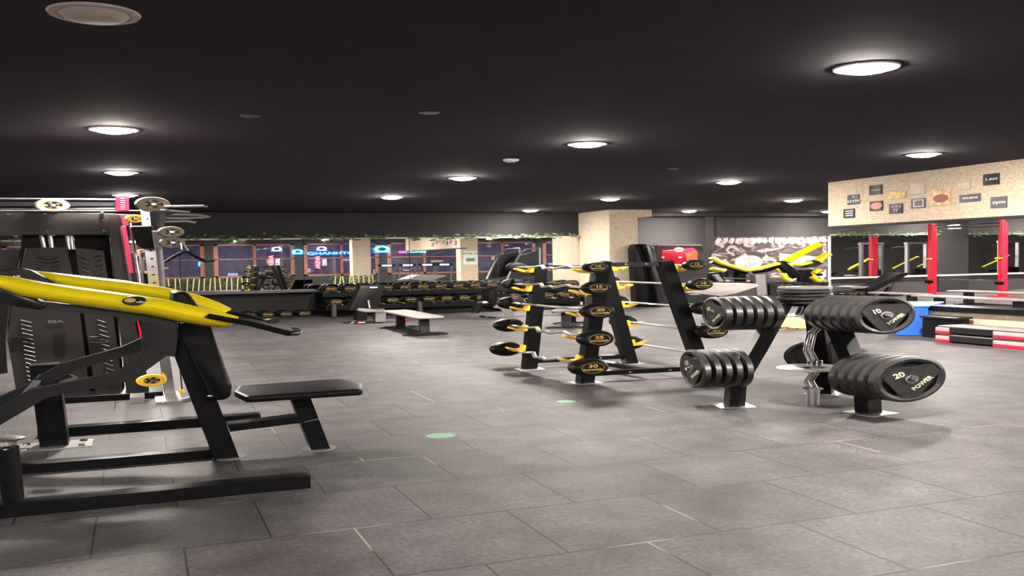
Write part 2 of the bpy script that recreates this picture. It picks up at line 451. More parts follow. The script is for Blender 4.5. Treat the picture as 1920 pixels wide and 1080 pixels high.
# ------------------------------------------------------------------ ceiling lights
GU = [.6, 6.92, 13.15, 19.3, 25.4, -5.6, 31.5, 37.6]; GV = [-10.4, -4.6, 1.12, 6.87, 12.6, 18.4, 24.3]
side = ['second', 'third', 'fourth', 'fifth', 'sixth', 'first', 'seventh', 'eighth']
def downlight(u, v, lit, lab):
    t = thing('ceiling_light' if lit else 'unlit_ceiling_light', (u, v, HC), lab, 'ceiling light', 'recessed round ceiling lights' if lit else None)
    MB().lathe((u, v, HC-.012), (0, 0, 1), [(.098, 0), (.118, 0), (.122, .012), (.098, .012), (.098, 0)], 36).build('trim_ring', GREYP if lit else LAMPOFF, t)
    MB().lathe((u, v, HC-.046), (0, 0, 1), [(.001, 0), (.05, .003), (.082, .018), (.098, .046)], 36).build('diffuser', LAMPW if lit else LAMPOFF, t)
    return t
for i, u in enumerate(GU):
    for j, v in enumerate(GV):
        if (i, j) in ((1, 6), (0, 6), (5, 6)): continue
        if u < 0 and j > 4: continue
        lit = (i, j) != (0, 2)
        row = ORD[j]
        lab = 'ceiling light in the %s column from the left, %s row from the street windows' % (side[i], row)
        if not lit: lab = 'large unlit beige ceiling light disc in the top left corner of the view'
        downlight(u, v, lit, lab)
p = at(958, 299, HC)
t = thing('smoke_detector', p, 'small white smoke detector between the ceiling lights', 'smoke detector')
MB().lathe((p.x, p.y, HC-.035), (0, 0, 1), [(.03, 0), (.05, .006), (.056, .02), (.056, .035)], 28).build('housing', WHITE, t)
MB().lathe((p.x, p.y, HC-.05), (0, 0, 1), [(.012, 0), (.03, .003), (.03, .016)], 20).build('sensor_cap', GREYP, t)
for (x, y, lab) in ((470, 217, 'small dark ceiling clip near the left light column'), (805, 211, 'dark sprinkler cover on the ceiling left of centre'),
                    (1262, 316, 'small sprinkler cover on the ceiling right of the smoke detector'), (650, 393, 'thin grey vent slot far back on the ceiling')):
    p = at(x, y, HC); MBx = MB().lathe((p.x, p.y, HC-.008), (0, 0, 1), [(.045, 0), (.05, .004), (.05, .008)], 20)
    tag(MBx.build('ceiling_cover', BLACK2 if y != 393 else GREYST), lab, 'ceiling cover')

# ------------------------------------------------------------------ shoulder press machine (front left)
def press_machine():
    t = thing('press_machine', (.9, 2.7, 0), 'plate loaded press machine with long yellow lever arms and black seat, front left', 'press machine')
    k = 1/WIDE
    # floor rails
    MB().wbox(-1.6, 1.935, 1.20, 1.38, 0, .088, .004).build('floor_rail', BLACK, t)
    MB().wbox(-.9, 1.46, 2.66, 2.84, 0, .075, .004).build('floor_rail', BLACK, t)
    MB().wbox(-.15, 1.95, 4.42, 4.60, 0, .085, .004).build('floor_rail', BLACK, t)
    MB().wbox(-1.5, -1.3, 1.38, 4.6, 0, .085, .004).build('cross_rail', BLACK, t)
    # back post, seat post and their foot discs
    VC = 2.66
    bp = [atv(424, 858, VC), atv(392, 775, VC), atv(322, 590, VC)]
    bp[0].z = .0
    MB().beam(bp, .075, .085, (1, 0, 0)).build('back_post', BLACK, t)
    q = at(600, 842); top = atv(562, 744, VC); q.y = top.y = VC+.04
    MB().beam([Vector((q.x, q.y, .0)), top], .07, .07, (1, 0, 0)).build('seat_post', BLACK, t)
    m = atv(578, 788, VC)
    MB().lathe((m.x, VC+.04, m.z), (top-q), [(.052, -.004), (.052, .004)], 4, pi/4).build('post_collar', GREYST, t)
    for c in (Vector((q.x, q.y, 0)), Vector((bp[0].x+.03, VC, 0))):
        MB().lathe((c.x, c.y, 0), (0, 0, 1), [(.062, 0), (.062, .006), (.052, .008)], 28).build('foot_disc', STEELW, t)
    a = atv(428, 800, VC); b = atv(566, 783, VC)
    MB().beam([a, b], .08, .06).build('seat_link', BLACK, t)
    # seat
    z = .56
    pts = [Vector((1.60, 2.30, z)), Vector((2.57, 2.30, z)), Vector((2.66, 2.72, z)), Vector((2.55, 3.18, z)), Vector((1.62, 3.10, z)), Vector((1.54, 2.7, z))]
    s = MB().prism([p-Vector((0, 0, .06)) for p in pts], Vector((0, 0, .06)), .017, 3); s.build('seat_pad', VINYL, t)
    MB().box((2.12, 2.72, .50), (.22, .16, .02)).build('seat_bracket', BLACK2, t)
    # backrest
    poly = [atv(322, 547, 2.4), atv(352, 547, 2.4), atv(392, 600, 2.4), atv(436, 722, 2.4), atv(434, 744, 2.4), atv(420, 752, 2.4), atv(386, 750, 2.4), atv(345, 640, 2.4), atv(322, 575, 2.4)]
    MB().prism(poly, Vector((0, .62, 0)), .02, 3).build('backrest_pad', VINYL, t)
    for (x, y) in ((339, 605), (393, 742)):
        c = atv(x, y, 2.37); MB().lathe(c, (0, -1, 0), [(.012, 0), (.009, .008), (.0, .011)], 12).build('bolt', CHROME, t)
    # upper frame with gusset on each side
    for side_, v in (('near', 2.12), ('far', 3.35)):
        if side_ == 'near':
            up = [atv(70, 571, v), atv(200, 584, v), atv(306, 599, v)]
            low = [atv(302, 655, v), atv(233, 705, v), atv(72, 737, v), atv(-60, 815, v)]
        else:
            up = [atv(60, 566, v), atv(200, 576, v), atv(290, 586, v)]
            low = [atv(300, 628, v), atv(275, 640, v), atv(243, 655, v), atv(128, 687, v), atv(60, 728, v), atv(-10, 760, v)]
        MB().beam(up, .06, .055).build('upper_arm_rail', BLACK2, t)
        MB().beam(low, .06, .075).build('side_rail', BLACK2, t)
        g = [up[-1]+Vector((-.16, 0, .02)), up[-1]+Vector((.10, 0, .0)), low[0]+Vector((.12, 0, .05)), low[0]+Vector((.1, 0, -.06)), low[0]+Vector((-.14, 0, -.02))]
        MB().prism([p-Vector((0, .07, 0)) for p in g], Vector((0, .14, 0)), .006).build('gusset', BLACK2, t)
    a = atv(308, 625, 2.12); MB().beam([Vector((a.x, 2.12, a.z)), Vector((a.x, 3.35, a.z))], .09, .10).build('cross_tube', BLACK, t)
    # rear post on its chrome plate
    a = at(107, 835); a.y = 3.95
    MB().beam([Vector((.04, 3.95, 0)), Vector((-.02, 3.95, .76))], .1, .1, (0, 1, 0)).build('rear_post', BLACK, t)
    MB().wbox(-.28, .36, 3.70, 4.10, 0, .012).build('foot_plate', STEELW, t)
    for x in (-.2, .28):
        for y in (3.76, 4.02): MB().lathe((x, y, .012), (0, 0, 1), [(.016, 0), (.014, .014), (.0, .018)], 8).build('foot_bolt', CHROME, t)
    MB().beam([Vector((-.02, 4.0, .66)), Vector((-.02, 2.1, .66))], .03, .05).build('rear_cross_rail', BLACK, t)
    a = atv(110, 715, 3.0); b = atv(138, 705, 3.0); MB().tube([a, b], .024, 14).build('chrome_stub', CHROME, t)
    # weight horn post standing on the front rail
    a = atv(24, 930, 1.30); b = atv(14, 838, 1.30)
    MB().tube([Vector((a.x, 1.30, .088)), b], .03, 20, (0, 1, 0)).build('horn_post', BLACK, t)
    c = atv(12, 832, 1.4)
    MB().lathe(c, (.15, .1, 1), [(.026, -.03), (.026, .02), (.042, .03), (.045, .04), (.04, .045), (.01, .045)], 28).build('weight_horn', GREYST, t)
    MB().lathe(atv(11, 840, 1.24), (.2, -1, .3), [(.012, 0), (.012, .01), (0, .012)], 14).build('bolt', CHROME, t)
    # lever arms: one whole part each, swept oval tube
    def arm(pxs, v, rads, dv):
        P = [atv(x, y, v+dv*i) for i, (x, y) in enumerate(pxs)]
        return MB().tube(P, .058, 20, (0, 0, 1), rads)
    arm([(-25, 519), (10, 528), (60, 542), (130, 553), (210, 564), (290, 575), (350, 588), (400, 598), (431, 604), (438, 606)], 2.02,
        [.35, .75, 1.0, 1.08, 1.1, 1.1, 1.08, 1.0, .85, .35], .0).build('lever_arm', YELLOW, t)
    arm([(62, 511), (90, 519), (150, 530), (220, 538), (290, 549), (345, 561), (390, 576), (418, 586), (425, 588)], 3.25,
        [.3, .7, 1.0, 1.05, 1.05, 1.05, 1.0, .8, .35], .0).build('lever_arm', YELLOW, t)
    # black link brackets at the arm roots
    poly = [atv(-30, 534, 2.0), atv(30, 547, 2.0), atv(62, 557, 2.0), atv(88, 572, 2.0), atv(74, 582, 2.0), atv(-30, 566, 2.0)]
    MB().prism(poly, Vector((0, .25, 0)), .006).build('arm_bracket', BLACK2, t)
    poly = [atv(-30, 512, 3.1), atv(15, 505, 3.1), atv(40, 503, 3.1), atv(62, 508, 3.1), atv(105, 531, 3.1), atv(60, 529, 3.1), atv(-30, 522, 3.1)]
    b2 = MB().prism(poly, Vector((0, .2, 0)), .006).build('arm_bracket', BLACK2, t)
    MB().lathe(atv(32, 518, 3.08), (0, -1, 0), [(.016, 0), (.013, .008), (0, .011)], 12).build('bolt', CHROME, b2)
    # stop block and spring rod under the near arm
    poly = [atv(190, 588, 2.1), atv(205, 575, 2.1), atv(240, 578, 2.1), atv(256, 590, 2.1), atv(236, 597, 2.1)]
    MB().prism(poly, Vector((0, .2, 0)), .006).build('stop_block', BLACK, t)
    MB().tube([atv(60, 558, 2.3), atv(195, 577, 2.3)], .010, 10).build('link_rod', STEELW, t)
    poly = [atv(234, 585, 2.2), atv(250, 576, 2.2), atv(330, 590, 2.2), atv(322, 595, 2.2), atv(262, 588, 2.2), atv(248, 594, 2.2)]
    MB().prism(poly, Vector((0, .12, 0))).build('arm_stop_plate', STEELW, t)
    # oval badge on the near arm
    c = atv(252, 564, 1.87)
    bd = MB().lathe(c, (.0, -1, .1), [(.036, -.02), (.036, 0), (.033, .006), (0, .008)], 28).build('badge', VINYL, t)
    MB().lathe(c+Vector((-.03, -.02, .006)), (.0, -1, .1), [(.017, 0), (.017, .002), (0, .003)], 18).build('badge_star', GOLD, bd)
    MB().lathe(c+Vector((.045, -.02, -.006)), (.0, -1, .1), [(.016, 0), (.014, .008), (0, .012)], 18).build('badge_bolt', CHROME, bd)
    # rubber handles
    h = [atv(388, 592, 1.90), atv(420, 598, 1.87), atv(470, 607, 1.84), atv(520, 620, 1.80), atv(540, 625, 1.80), atv(553, 625, 1.88), atv(557, 621, 2.05), atv(548, 618, 2.15)]
    MB().tube(h, .019, 14, (0, 0, 1), [1, 1, 1, 1, 1, 1, 1, 1]).build('handle', RUBBER, t)
    h = [atv(418, 584, 3.2), atv(460, 592, 3.2), atv(495, 599, 3.15), atv(510, 601, 3.05)]
    hh = MB().tube(h, .017, 14).build('handle', RUBBER, t)
    MB().lathe(h[-1], (.6, -.8, 0), [(.024, -.01), (.027, 0), (.027, .012), (.014, .013), (0, .010)], 20).build('end_cap', RUBBER, hh)
    return t
press_machine()

# ------------------------------------------------------------------ cable crossover machine (left, behind)
def pulley(c, ax, R, parent, name='pulley', m=None):
    o = MB().lathe(c, ax, [(R*.55, -.014), (R*.93, -.014), (R, -.008), (R*.88, 0), (R, .008), (R*.93, .014), (R*.55, .014), (R*.55, -.014)], 28).build(name, m or YELLOW2, parent)
    axn = Vector(ax).normalized(); e1 = axn.cross(Vector((0, 0, 1))).normalized(); e2 = e1.cross(axn)
    w = MB().lathe(c, ax, [(R*.7, -.005), (R*.7, .005)], 24).build('pulley_web', BLACK2, o)
    sp = MB()
    for k in range(5):
        a = 2*pi*k/5; cc = real(c)+(e1*cos(a)+e2*sin(a))*R*.42
        sp.lathe((cc.x*WIDE, cc.y*WIDE, cc.z), ax, [(R*.13, -.009), (R*.13, .009)], 10)
    sp.build('pulley_holes', GOLD, o)
    MB().lathe(c, ax, [(.014, -.022), (.014, .022)], 10).build('pulley_bolt', CHROME, o)
    return o
def cable_machine():
    t = thing('cable_machine', (.3, 7.2, 0), 'tall black cable crossover machine with chrome column, red strap and pulleys behind the press', 'cable machine')
    V = 7.35
    # shroud sheets
    def sheet(pxs, v, name, m, th=.06):
        return MB().prism([atv(x, y, v) for x, y in pxs], Vector((0, th, 0)), .004).build(name, m, t)
    sh1 = sheet([(48, 465), (127, 463), (150, 590), (168, 735), (32, 745), (14, 640), (25, 560)], V, 'weight_shroud', SHROUD)
    sh2 = sheet([(140, 464), (195, 470), (212, 590), (232, 735), (178, 735), (160, 610)], V, 'weight_shroud', SHROUD)
    sheet([(-40, 470), (40, 468), (18, 560), (10, 640), (14, 700), (-40, 705)], V+.25, 'side_shroud', BLACK2)
    sheet([(-30, 590), (12, 588), (12, 640), (-30, 640)], V+.4, 'rear_rail', BLACK)
    # pressed chevron ribs
    def ribs(x0, x1, ys, slope, v, par, m, lean):
        mb = MB()
        for y in ys:
            dx = (y-500)*lean
            mb.tube([atv(x0+dx, y, v), atv(x1+dx, y+slope, v)], .007, 6)
        mb.build('pressed_ribs', m, par)
    RB = SHROUD; RIBM = mk('rib highlight', (.06, .055, .055), .4, 0, .2, 9)  # paler than the shroud sheet: highlights on the lower ribs put into the colour
    ribs(72, 92, range(482, 532, 7), 5, V-.012, sh1, RB, .15); ribs(112, 94, range(482, 532, 7), 5, V-.012, sh1, RB, .15)
    ribs(150, 166, range(482, 530, 8), 4, V-.012, sh2, RB, .15)
    ribs(180, 192, range(482, 530, 8), -3, V-.012, sh2, RB, .15)
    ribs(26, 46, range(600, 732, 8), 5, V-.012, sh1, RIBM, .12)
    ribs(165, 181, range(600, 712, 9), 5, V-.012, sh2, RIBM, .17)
    ribs(22, 58, (632, 637, 642), 0, V-.012, sh1, BLACK2, .0)
    ribs(168, 205, (632, 637, 642), 0, V-.012, sh2, BLACK2, .0)
    lettering('ESA', .045, atv(104, 603, V-.015), (1, 0, 0), (0, 0, 1), GREYST, sh1)
    lettering('SQUARE', .07, atv(114, 640, V-.015), (.0, 0, 1), (-1, 0, 0), BLACK2, sh1)
    # black backing and base
    sheet([(40, 440), (205, 440), (235, 740), (60, 745), (30, 600)], V+.25, 'inner_backing', BLACK)
    MB().wbox(-.75, 1.05, 6.9, 7.75, 0, .08, .004).build('base_frame', BLACK, t)
    MB().beam([Vector((.75, 6.5, .04)), Vector((.75, 8.4, .04))], .07, .075).build('base_foot', STEELW, t)
    # deep top beam
    beam = MB().prism([atv(-60, 397, V-.1), atv(205, 400, V-.1), atv(208, 440, V-.1), atv(-60, 441, V-.1)], Vector((0, .3, 0)), .004).build('top_beam', SHROUD, t)
    for (x, y) in ((17, 402), (85, 401), (191, 399), (195, 413), (90, 434), (196, 432), (30, 443), (99, 441)):
        MB().lathe(atv(x, y, V-.11), (0, -1, 0), [(.012, 0), (.010, .006), (0, .009)], 10).build('bolt', CHROME, beam)
    MB().beam([atv(-60, 395, V-.2), atv(262, 395, V-.2)], .05, .012).build('top_lip', STEELW, t)
    # chrome guide rods and their small caps between beam and shroud
    for x0, x1 in ((78, 84), (94, 98), (126, 130), (133, 136)):
        MB().tube([atv(x0, 441, V+.1), atv(x1, 468, V+.1)], .014, 12).build('guide_rod', CHROME, t)
    # right hand black post
    MB().prism([atv(203, 400, V-.1), atv(226, 402, V-.1), atv(283, 750, V-.1), atv(238, 750, V-.1)], Vector((0, .28, 0)), .004).build('side_post', SHROUD, t)
    # pull up rails above
    MB().tube([atv(-60, 372, V), atv(218, 374, V)], .012, 10).build('upper_rail', STEELW, t)
    MB().tube([atv(-60, 392, V+.1), atv(215, 391, V+.1)], .009, 10).build('upper_rail', STEELW, t)
    MB().beam([atv(-40, 382, V+.3), atv(215, 383, V+.3)], .02, .05).build('rear_upper_rail', BLACK2, t)
    # red strap: numbered head, hanger and long band
    hd = MB().prism([atv(216, 367, V-.3), atv(241, 368, V-.3), atv(242, 395, V-.3), atv(217, 395, V-.3)], Vector((0, .12, 0)), .003).build('red_head_plate', RED, t)
    tk = MB()
    for k in range(6): tk.box(atv(230, 372+4*k, V-.305), (.02, .004, .005))
    tk.build('scale_marks', CREAMP, hd)
    MB().prism([atv(222, 402, V-.3), atv(248, 402, V-.3), atv(240, 412, V-.3), atv(241, 423, V-.3), atv(230, 423, V-.3), atv(230, 412, V-.3)], Vector((0, .1, 0)), .003).build('red_hanger', RED, t)
    MB().prism([atv(227, 424, V-.3), atv(236, 424, V-.3), atv(250, 512, V-.3), atv(240, 512, V-.3)], Vector((0, .12, 0)), .002).build('red_band', RED, t)
    MB().prism([atv(252, 603, V-.1), atv(262, 603, V-.1), atv(270, 640, V-.1), atv(259, 640, V-.1)], Vector((0, .1, 0)), .002).build('red_band', RED, t)
    MB().tube([atv(226, 425, V-.35), atv(256, 600, V-.35)], .005, 6).build('cable', CHROME, t)
    # chrome column with adjustment holes
    col = MB().prism([atv(262, 393, 6.85), atv(284, 393, 6.85), atv(300, 545, 6.85), atv(332, 755, 6.85), atv(311, 757, 6.85), atv(280, 545, 6.85)], Vector((0, .18, 0)), .004).build('chrome_column', CHROME, t)
    hl = MB()
    for k in range(16):
        y = 410+k*15; x = 276+(y-400)*.105
        hl.lathe(atv(x, y, 6.84), (0, -1, 0), [(.008, 0), (.008, .002)], 10)
    hl.build('adjustment_holes', BLACK, col)
    MB().tube([atv(244, 418, 6.9), atv(272, 590, 6.9)], .008, 8).build('guide_cable', CHROME, t)
    MB().tube([atv(292, 410, 6.95), atv(304, 548, 6.95)], .02, 12).build('guide_tube', GREYST, t)
    # carriage: black box with grey bracket and twin pulleys
    MB().prism([atv(246, 423, 6.6), atv(288, 423, 6.6), atv(292, 468, 6.6), atv(268, 466, 6.6), atv(256, 459, 6.6), atv(251, 445, 6.6)], Vector((0, .25, 0)), .012).build('carriage', VINYL, t)
    br = MB().prism([atv(285, 433, 6.5), atv(301, 433, 6.5), atv(303, 442, 6.5), atv(326, 443, 6.5), atv(326, 448, 6.5), atv(304, 449, 6.5), atv(304, 469, 6.5), atv(290, 469, 6.5)], Vector((0, .1, 0)), .003).build('pulley_bracket', GREYST, t)
    pulley(atv(320, 435, 6.5), (.25, -1, 0), .066, t, m=DISCW); pulley(atv(322, 455, 6.5), (.25, -1, 0), .066, t, m=DISCW)
    pulley(atv(98, 385, V-.1), (.3, -1, 0), .085, t, m=DISCW)
    pulley(atv(286, 383, 6.8), (.3, -1, 0), .09, t, m=DISCW)
    pulley(atv(252, 410, 6.9), (.5, -1, 0), .05, t, m=YELLOW2)
    pulley(atv(284, 713, 6.7), (.15, -1, 0), .075, t, m=YELLOW2)
    # pull up grips reaching right
    for pts in ([(308, 387), (382, 386)], [(300, 401), (345, 402), (372, 403), (394, 407)], [(300, 408), (345, 409), (384, 407)], [(300, 415), (350, 414), (368, 417)], [(300, 394), (356, 397)]):
        MB().tube([atv(x, y, 6.8) for x, y in pts], .014, 12).build('pull_up_grip', STEELW, t)
    MB().lathe(atv(382, 386, 6.8), (1, 0, 0), [(.017, 0), (.017, .02), (0, .022)], 10).build('grip_end', CHROME, t)
    MB().prism([atv(280, 395, 6.75), atv(318, 394, 6.75), atv(328, 401, 6.75), atv(310, 404, 6.75), atv(308, 430, 6.75), atv(284, 432, 6.75)], Vector((0, .3, 0)), .004).build('head_casting', BLACK2, t)
    # cable with black V handle
    MB().tube([atv(332, 446, 6.4), atv(345, 458, 6.4), atv(352, 470, 6.4)], .006, 8).build('cable', STEELW, t)
    MB().tube([atv(338, 456, 6.4), atv(340, 468, 6.4)], .006, 8).build('cable_link', CHROME, t)
    hd = MB().tube([atv(308, 492, 6.4), atv(325, 482, 6.4), atv(342, 473, 6.4), atv(352, 472, 6.4), atv(372, 484, 6.4), atv(385, 490, 6.4), atv(402, 489, 6.4)], .014, 12).build('triceps_handle', RUBBER, t)
    MB().tube([atv(332, 640, 6.5), atv(342, 735, 6.5)], .004, 6).build('cable', BLACK, t)
    MB().lathe(atv(340, 733, 6.5), (0, 0, 1), [(.012, -.02), (.016, 0), (.012, .02)], 10).build('cable_stop', YELLOW2, t)
    MB().tube([Vector((1.02, 6.3, .01)), Vector((1.35, 6.5, .03)), Vector((1.55, 6.6, .04))], .02, 8, scale=[.6, 1, .6]).build('foot_end', STEELW, t)
    # column foot
    MB().wbox(.95, 1.25, 6.3, 7.3, 0, .03).build('column_foot', STEELW, t)
cable_machine()

# ------------------------------------------------------------------ barbell rack
RACK = dict(A=Vector((6.25, 7.58, 0)), B=Vector((6.29, 5.72, 0)), C=Vector((7.92, 7.50, 0)), D=Vector((8.05, 5.58, 0)))
RT = dict(A=(1012, 497, 7.55), B=(1128, 492, 5.6), C=(1130, 497, 7.5), D=(1244, 491, 5.6))
def head(c, ax, R, T, par, txt, front):
    """fixed barbell head: thick black drum with gold print on the outer face"""
    o = MB().lathe(c, ax, [(.018, -T), (R*.5, -T), (R*.86, -T*.9), (R, -T*.72), (R, -T*.42), (R*.93, -T*.2), (R*.78, -T*.04), (R*.68, 0), (R*.64, 0), (R*.62, -.003), (0, -.003)], 30).build('barbell_head', RUBBER, par)
    if front:
        a = Vector(ax).normalized(); right = Vector((a.y*-1, a.x, 0)).normalized(); right = -right if right.dot(Vector((1, 0, 0))) < 0 else right
        rr = Vector(right); up = (Vector((0, 0, 1))*.97+rr*.24)
        f = Vector((a.x*WIDE, a.y*WIDE, a.z))
        lettering(txt, R*.50, Vector(c)+f*.001+Vector((0, 0, R*.20)), rr, up, GOLD, o, 'weight_number')
        lettering('POWER', R*.30, Vector(c)+f*.001-Vector((0, 0, R*.22)), rr, up, GOLD, o, 'maker_print')
        MB().lathe(Vector(c)+f*.0012, a, [(R*.60, 0), (R*.60, .002), (R*.578, .002), (R*.578, 0), (R*.60, 0)], 28).build('gold_ring', GOLD, o)
    return o
def barbell(u, z, vf, vn, R, T, txt, curl, lab, grp, near_text=True):
    t = thing('barbell', (u, (vf+vn)/2, z), lab, 'barbell', grp)
    y0, y1 = vf-T*WIDE, vn+T*WIDE; L = y1-y0
    if curl:
        prof = [(0, 0), (.24, 0), (.33, .035), (.43, -.035), (.5, -.01), (.57, -.035), (.67, .035), (.76, 0), (1, 0)]
        pts = [Vector((u+dz*1.2, y0+L*f, z+dz*.6)) for f, dz in prof]
    else: pts = [Vector((u, y0, z)), Vector((u, y0+L*.5, z)), Vector((u, y1, z))]
    MB().tube(pts, .0145, 12).build('shaft', STEELW, t)
    head((u, vn, z), (0, -1, 0), R, T, t, txt, near_text)
    head((u, vf, z), (0, 1, 0), R, T, t, txt, True)
    return t
def barbell_rack():
    t = thing('barbell_rack', (7.1, 6.6, 0), 'black A frame rack with yellow cradles holding two sides of fixed barbells', 'barbell rack')
    tops = {k: atv(*RT[k]) for k in RT}
    for k in 'ABCD':
        b = RACK[k]; q = tops[k]
        MB().beam([b, Vector((q.x, q.y, q.z+.01))], .075, .085, (1, 0, 0)).build('post', BLACK, t)
        MB().wbox(b.x-.2, b.x+.2, b.y-.16, b.y+.16, 0, .008).build('foot_plate', STEELW, t)
    for a, b in (('A', 'C'), ('B', 'D')):
        p, q = RACK[a], RACK[b]
        lo = MB().beam([p+Vector((0, 0, .12)), q+Vector((0, 0, .12))], .05, .06).build('floor_beam', BLACK, t)
        p, q = tops[a], tops[b]
        hi = MB().beam([p-Vector((0, 0, .03)), q-Vector((0, 0, .03))], .05, .055).build('top_beam', BLACK2, t)
        for f in (.35, .68):
            c = p.lerp(q, f)+Vector((0, -.075, -.03)); MB().lathe(c, (0, -1, 0), [(.012, 0), (.01, .006), (0, .009)], 10).build('bolt', CHROME, hi)
            c = RACK[a].lerp(RACK[b], f)+Vector((0, -.075, .12)); MB().lathe(c, (0, -1, 0), [(.012, 0), (.01, .006), (0, .009)], 10).build('bolt', CHROME, lo)
    p = (RACK['A']+RACK['C'])/2; q = (RACK['B']+RACK['D'])/2
    MB().beam([p+Vector((0, 0, .12)), q+Vector((0, 0, .12))], .05, .055).build('spreader', BLACK, t)
    rows = [1.50, 1.22, .93, .63, .33]
    for k, sg in (('A', -1), ('B', -1), ('C', 1), ('D', 1)):
        b = RACK[k]; q = tops[k]
        for z in rows:
            f = z/q.z; c = b.lerp(Vector((q.x, q.y, q.z)), f)
            x0 = c.x+sg*.10
            pts = [Vector((x0, c.y, z+.03)), Vector((x0+sg*.02, c.y, z-.05)), Vector((x0+sg*.16, c.y, z-.045)), Vector((x0+sg*.30, c.y, z+.0)), Vector((x0+sg*.29, c.y, z+.025)), Vector((x0+sg*.15, c.y, z-.015)), Vector((x0+sg*.06, c.y, z-.01)), Vector((x0+sg*.05, c.y, z+.05))]
            MB().prism([p-Vector((0, .07, 0)) for p in pts], Vector((0, .14, 0)), .003).build('cradle', YELLOW2, t)
    return tops, rows
tops, rows = barbell_rack()
def rack_u(k, z):
    b = RACK[k]; q = tops[k]; return b.x+(q.x-b.x)*z/q.z
WEI = ['10', '15', '20', '25', '30']
near_px = [(1121, 501), (1123, 540), (1126, 584), (1124, 636), (1112, 690)]
near_R = [.075, .085, .098, .105, .112]; near_T = [.06, .07, .085, .10, .115]
rn = ['topmost', 'second highest', 'middle', 'second lowest', 'lowest']
for i, z in enumerate(rows):
    zz = z+.015; u = (rack_u('A', z)+rack_u('B', z))/2-.10-.13
    bz = atu(*near_px[i], u); zz = bz.z
    barbell(u, zz, 8.05+.05*i, min(bz.y, 5.35), near_R[i], near_T[i], WEI[i], i != 2,
            '%s barbell with black heads, %s on the left side of the rack' % ('straight' if i == 2 else 'zigzag curl', rn[i]), 'barbells on the left side of the rack')
rp = [(1298, 497), (1309, 533), (1318, 577), (1334, 621), (1345, 668)]
for i, z in enumerate(rows):
    u = (rack_u('C', z)+rack_u('D', z))/2+.10+.13
    bz = atu(*rp[i], u)
    barbell(u, bz.z, 8.0, max(min(bz.y, 5.2), 4.6), near_R[i]*.95, near_T[i], ['12', '18', '22', '28', '32'][i], False,
            'straight barbell with black heads, %s on the right side of the rack' % rn[i], 'barbells on the right side of the rack')

# ------------------------------------------------------------------ plate tree
TC = Vector((7.70, 2.93, 0)); ANG = dict(L=radians(165), R=radians(278), M=radians(39))
def rad_pt(a, r, z): return Vector((TC.x+cos(a)*r, TC.y+sin(a)*r, z))
def weight_plate(a, r, z, R, T, lab, grp, txt=None, spin=0., solid=False):
    """grip plate: rim, three hand openings, triangular web; faces outward along the arm"""
    ax = Vector((cos(a), sin(a), 0)); c = rad_pt(a, r, z)
    t = thing('weight_plate', c, lab, 'weight plate', grp)
    e1 = Vector((-sin(a), cos(a), 0)); e2 = Vector((0, 0, 1))
    if e1.dot(Vector((CYW, -SYW, 0))) < 0: e1 = -e1
    cr = real(c)
    def ringface(prof, off):
        return [cr+e1*x+e2*y+ax*off for x, y in prof]
    N = 48
    def P(rad, an): return (rad*cos(an), rad*sin(an))
    mb = MB()
    mb.lathe(c, ax, [(R*.77, -T/2+.006), (R*.90, -T/2), (R, -T/2+.006), (R, T/2-.006), (R*.90, T/2), (R*.77, T/2-.006), (R*.77, -T/2+.006)], N)
    mb.build('rim', RUBBERW, t)
    # web: rounded triangle with three hand slots left open between it and the rim
    web = MB(); pts = []
    for k in range(N):
        an = 2*pi*k/N; m3 = (an-spin) % (2*pi/3); d = abs(m3-pi/3)
        rr = R*.80 if solid or d > pi/3*.60 else R*(.58+.22*(d/(pi/3*.60))**2.6)
        pts.append(P(rr, an))
    n = len(pts); v = ringface(pts, T*.30)+ringface(pts, -T*.30)
    f = [tuple(range(n)), tuple(range(n, 2*n))[::-1]]+[(i, i+n, (i+1) % n+n, (i+1) % n) for i in range(n)]
    web._add(v, f); w = web.build('web', RUBBERW, t)
    # raised triangular panel
    tp = MB(); pts = []
    for k in range(3):
        for dd, q in ((-.95, .60), (-.22, .85), (.22, .85)):
            an = spin+2*pi*k/3+dd; pts.append(P(R*q, an))
    v = ringface(pts, T*.44)+ringface(pts, T*.28); n = 9
    tp._add(v, [tuple(range(n)), tuple(range(n, 2*n))[::-1]]+[(i, i+n, (i+1) % n+n, (i+1) % n) for i in range(n)])
    tp.build('centre_panel', RUBBERW, t)
    hb = MB().lathe(c+Vector((ax.x*WIDE, ax.y*WIDE, 0))*T*.44, ax, [(.040, 0), (.040, .005), (.030, .006), (.026, .0)], 24).build('hub_ring', GREYST, t)
    if txt:
        up0 = e2
        def L(s_, size, x, y, tilt):
            rt = e1*cos(tilt)+e2*sin(tilt); up = -e1*sin(tilt)+e2*cos(tilt)
            cc = cr+e1*x+e2*y+ax*(T*.44+.002)
            lettering(s_, size, (cc.x*WIDE, cc.y*WIDE, cc.z), rt, up, CREAMP, t, 'plate_lettering')
        L(txt, R*.30, -R*.34, R*.22, .35); L('POWER', R*.21, R*.30, -R*.22, .75)
    return t
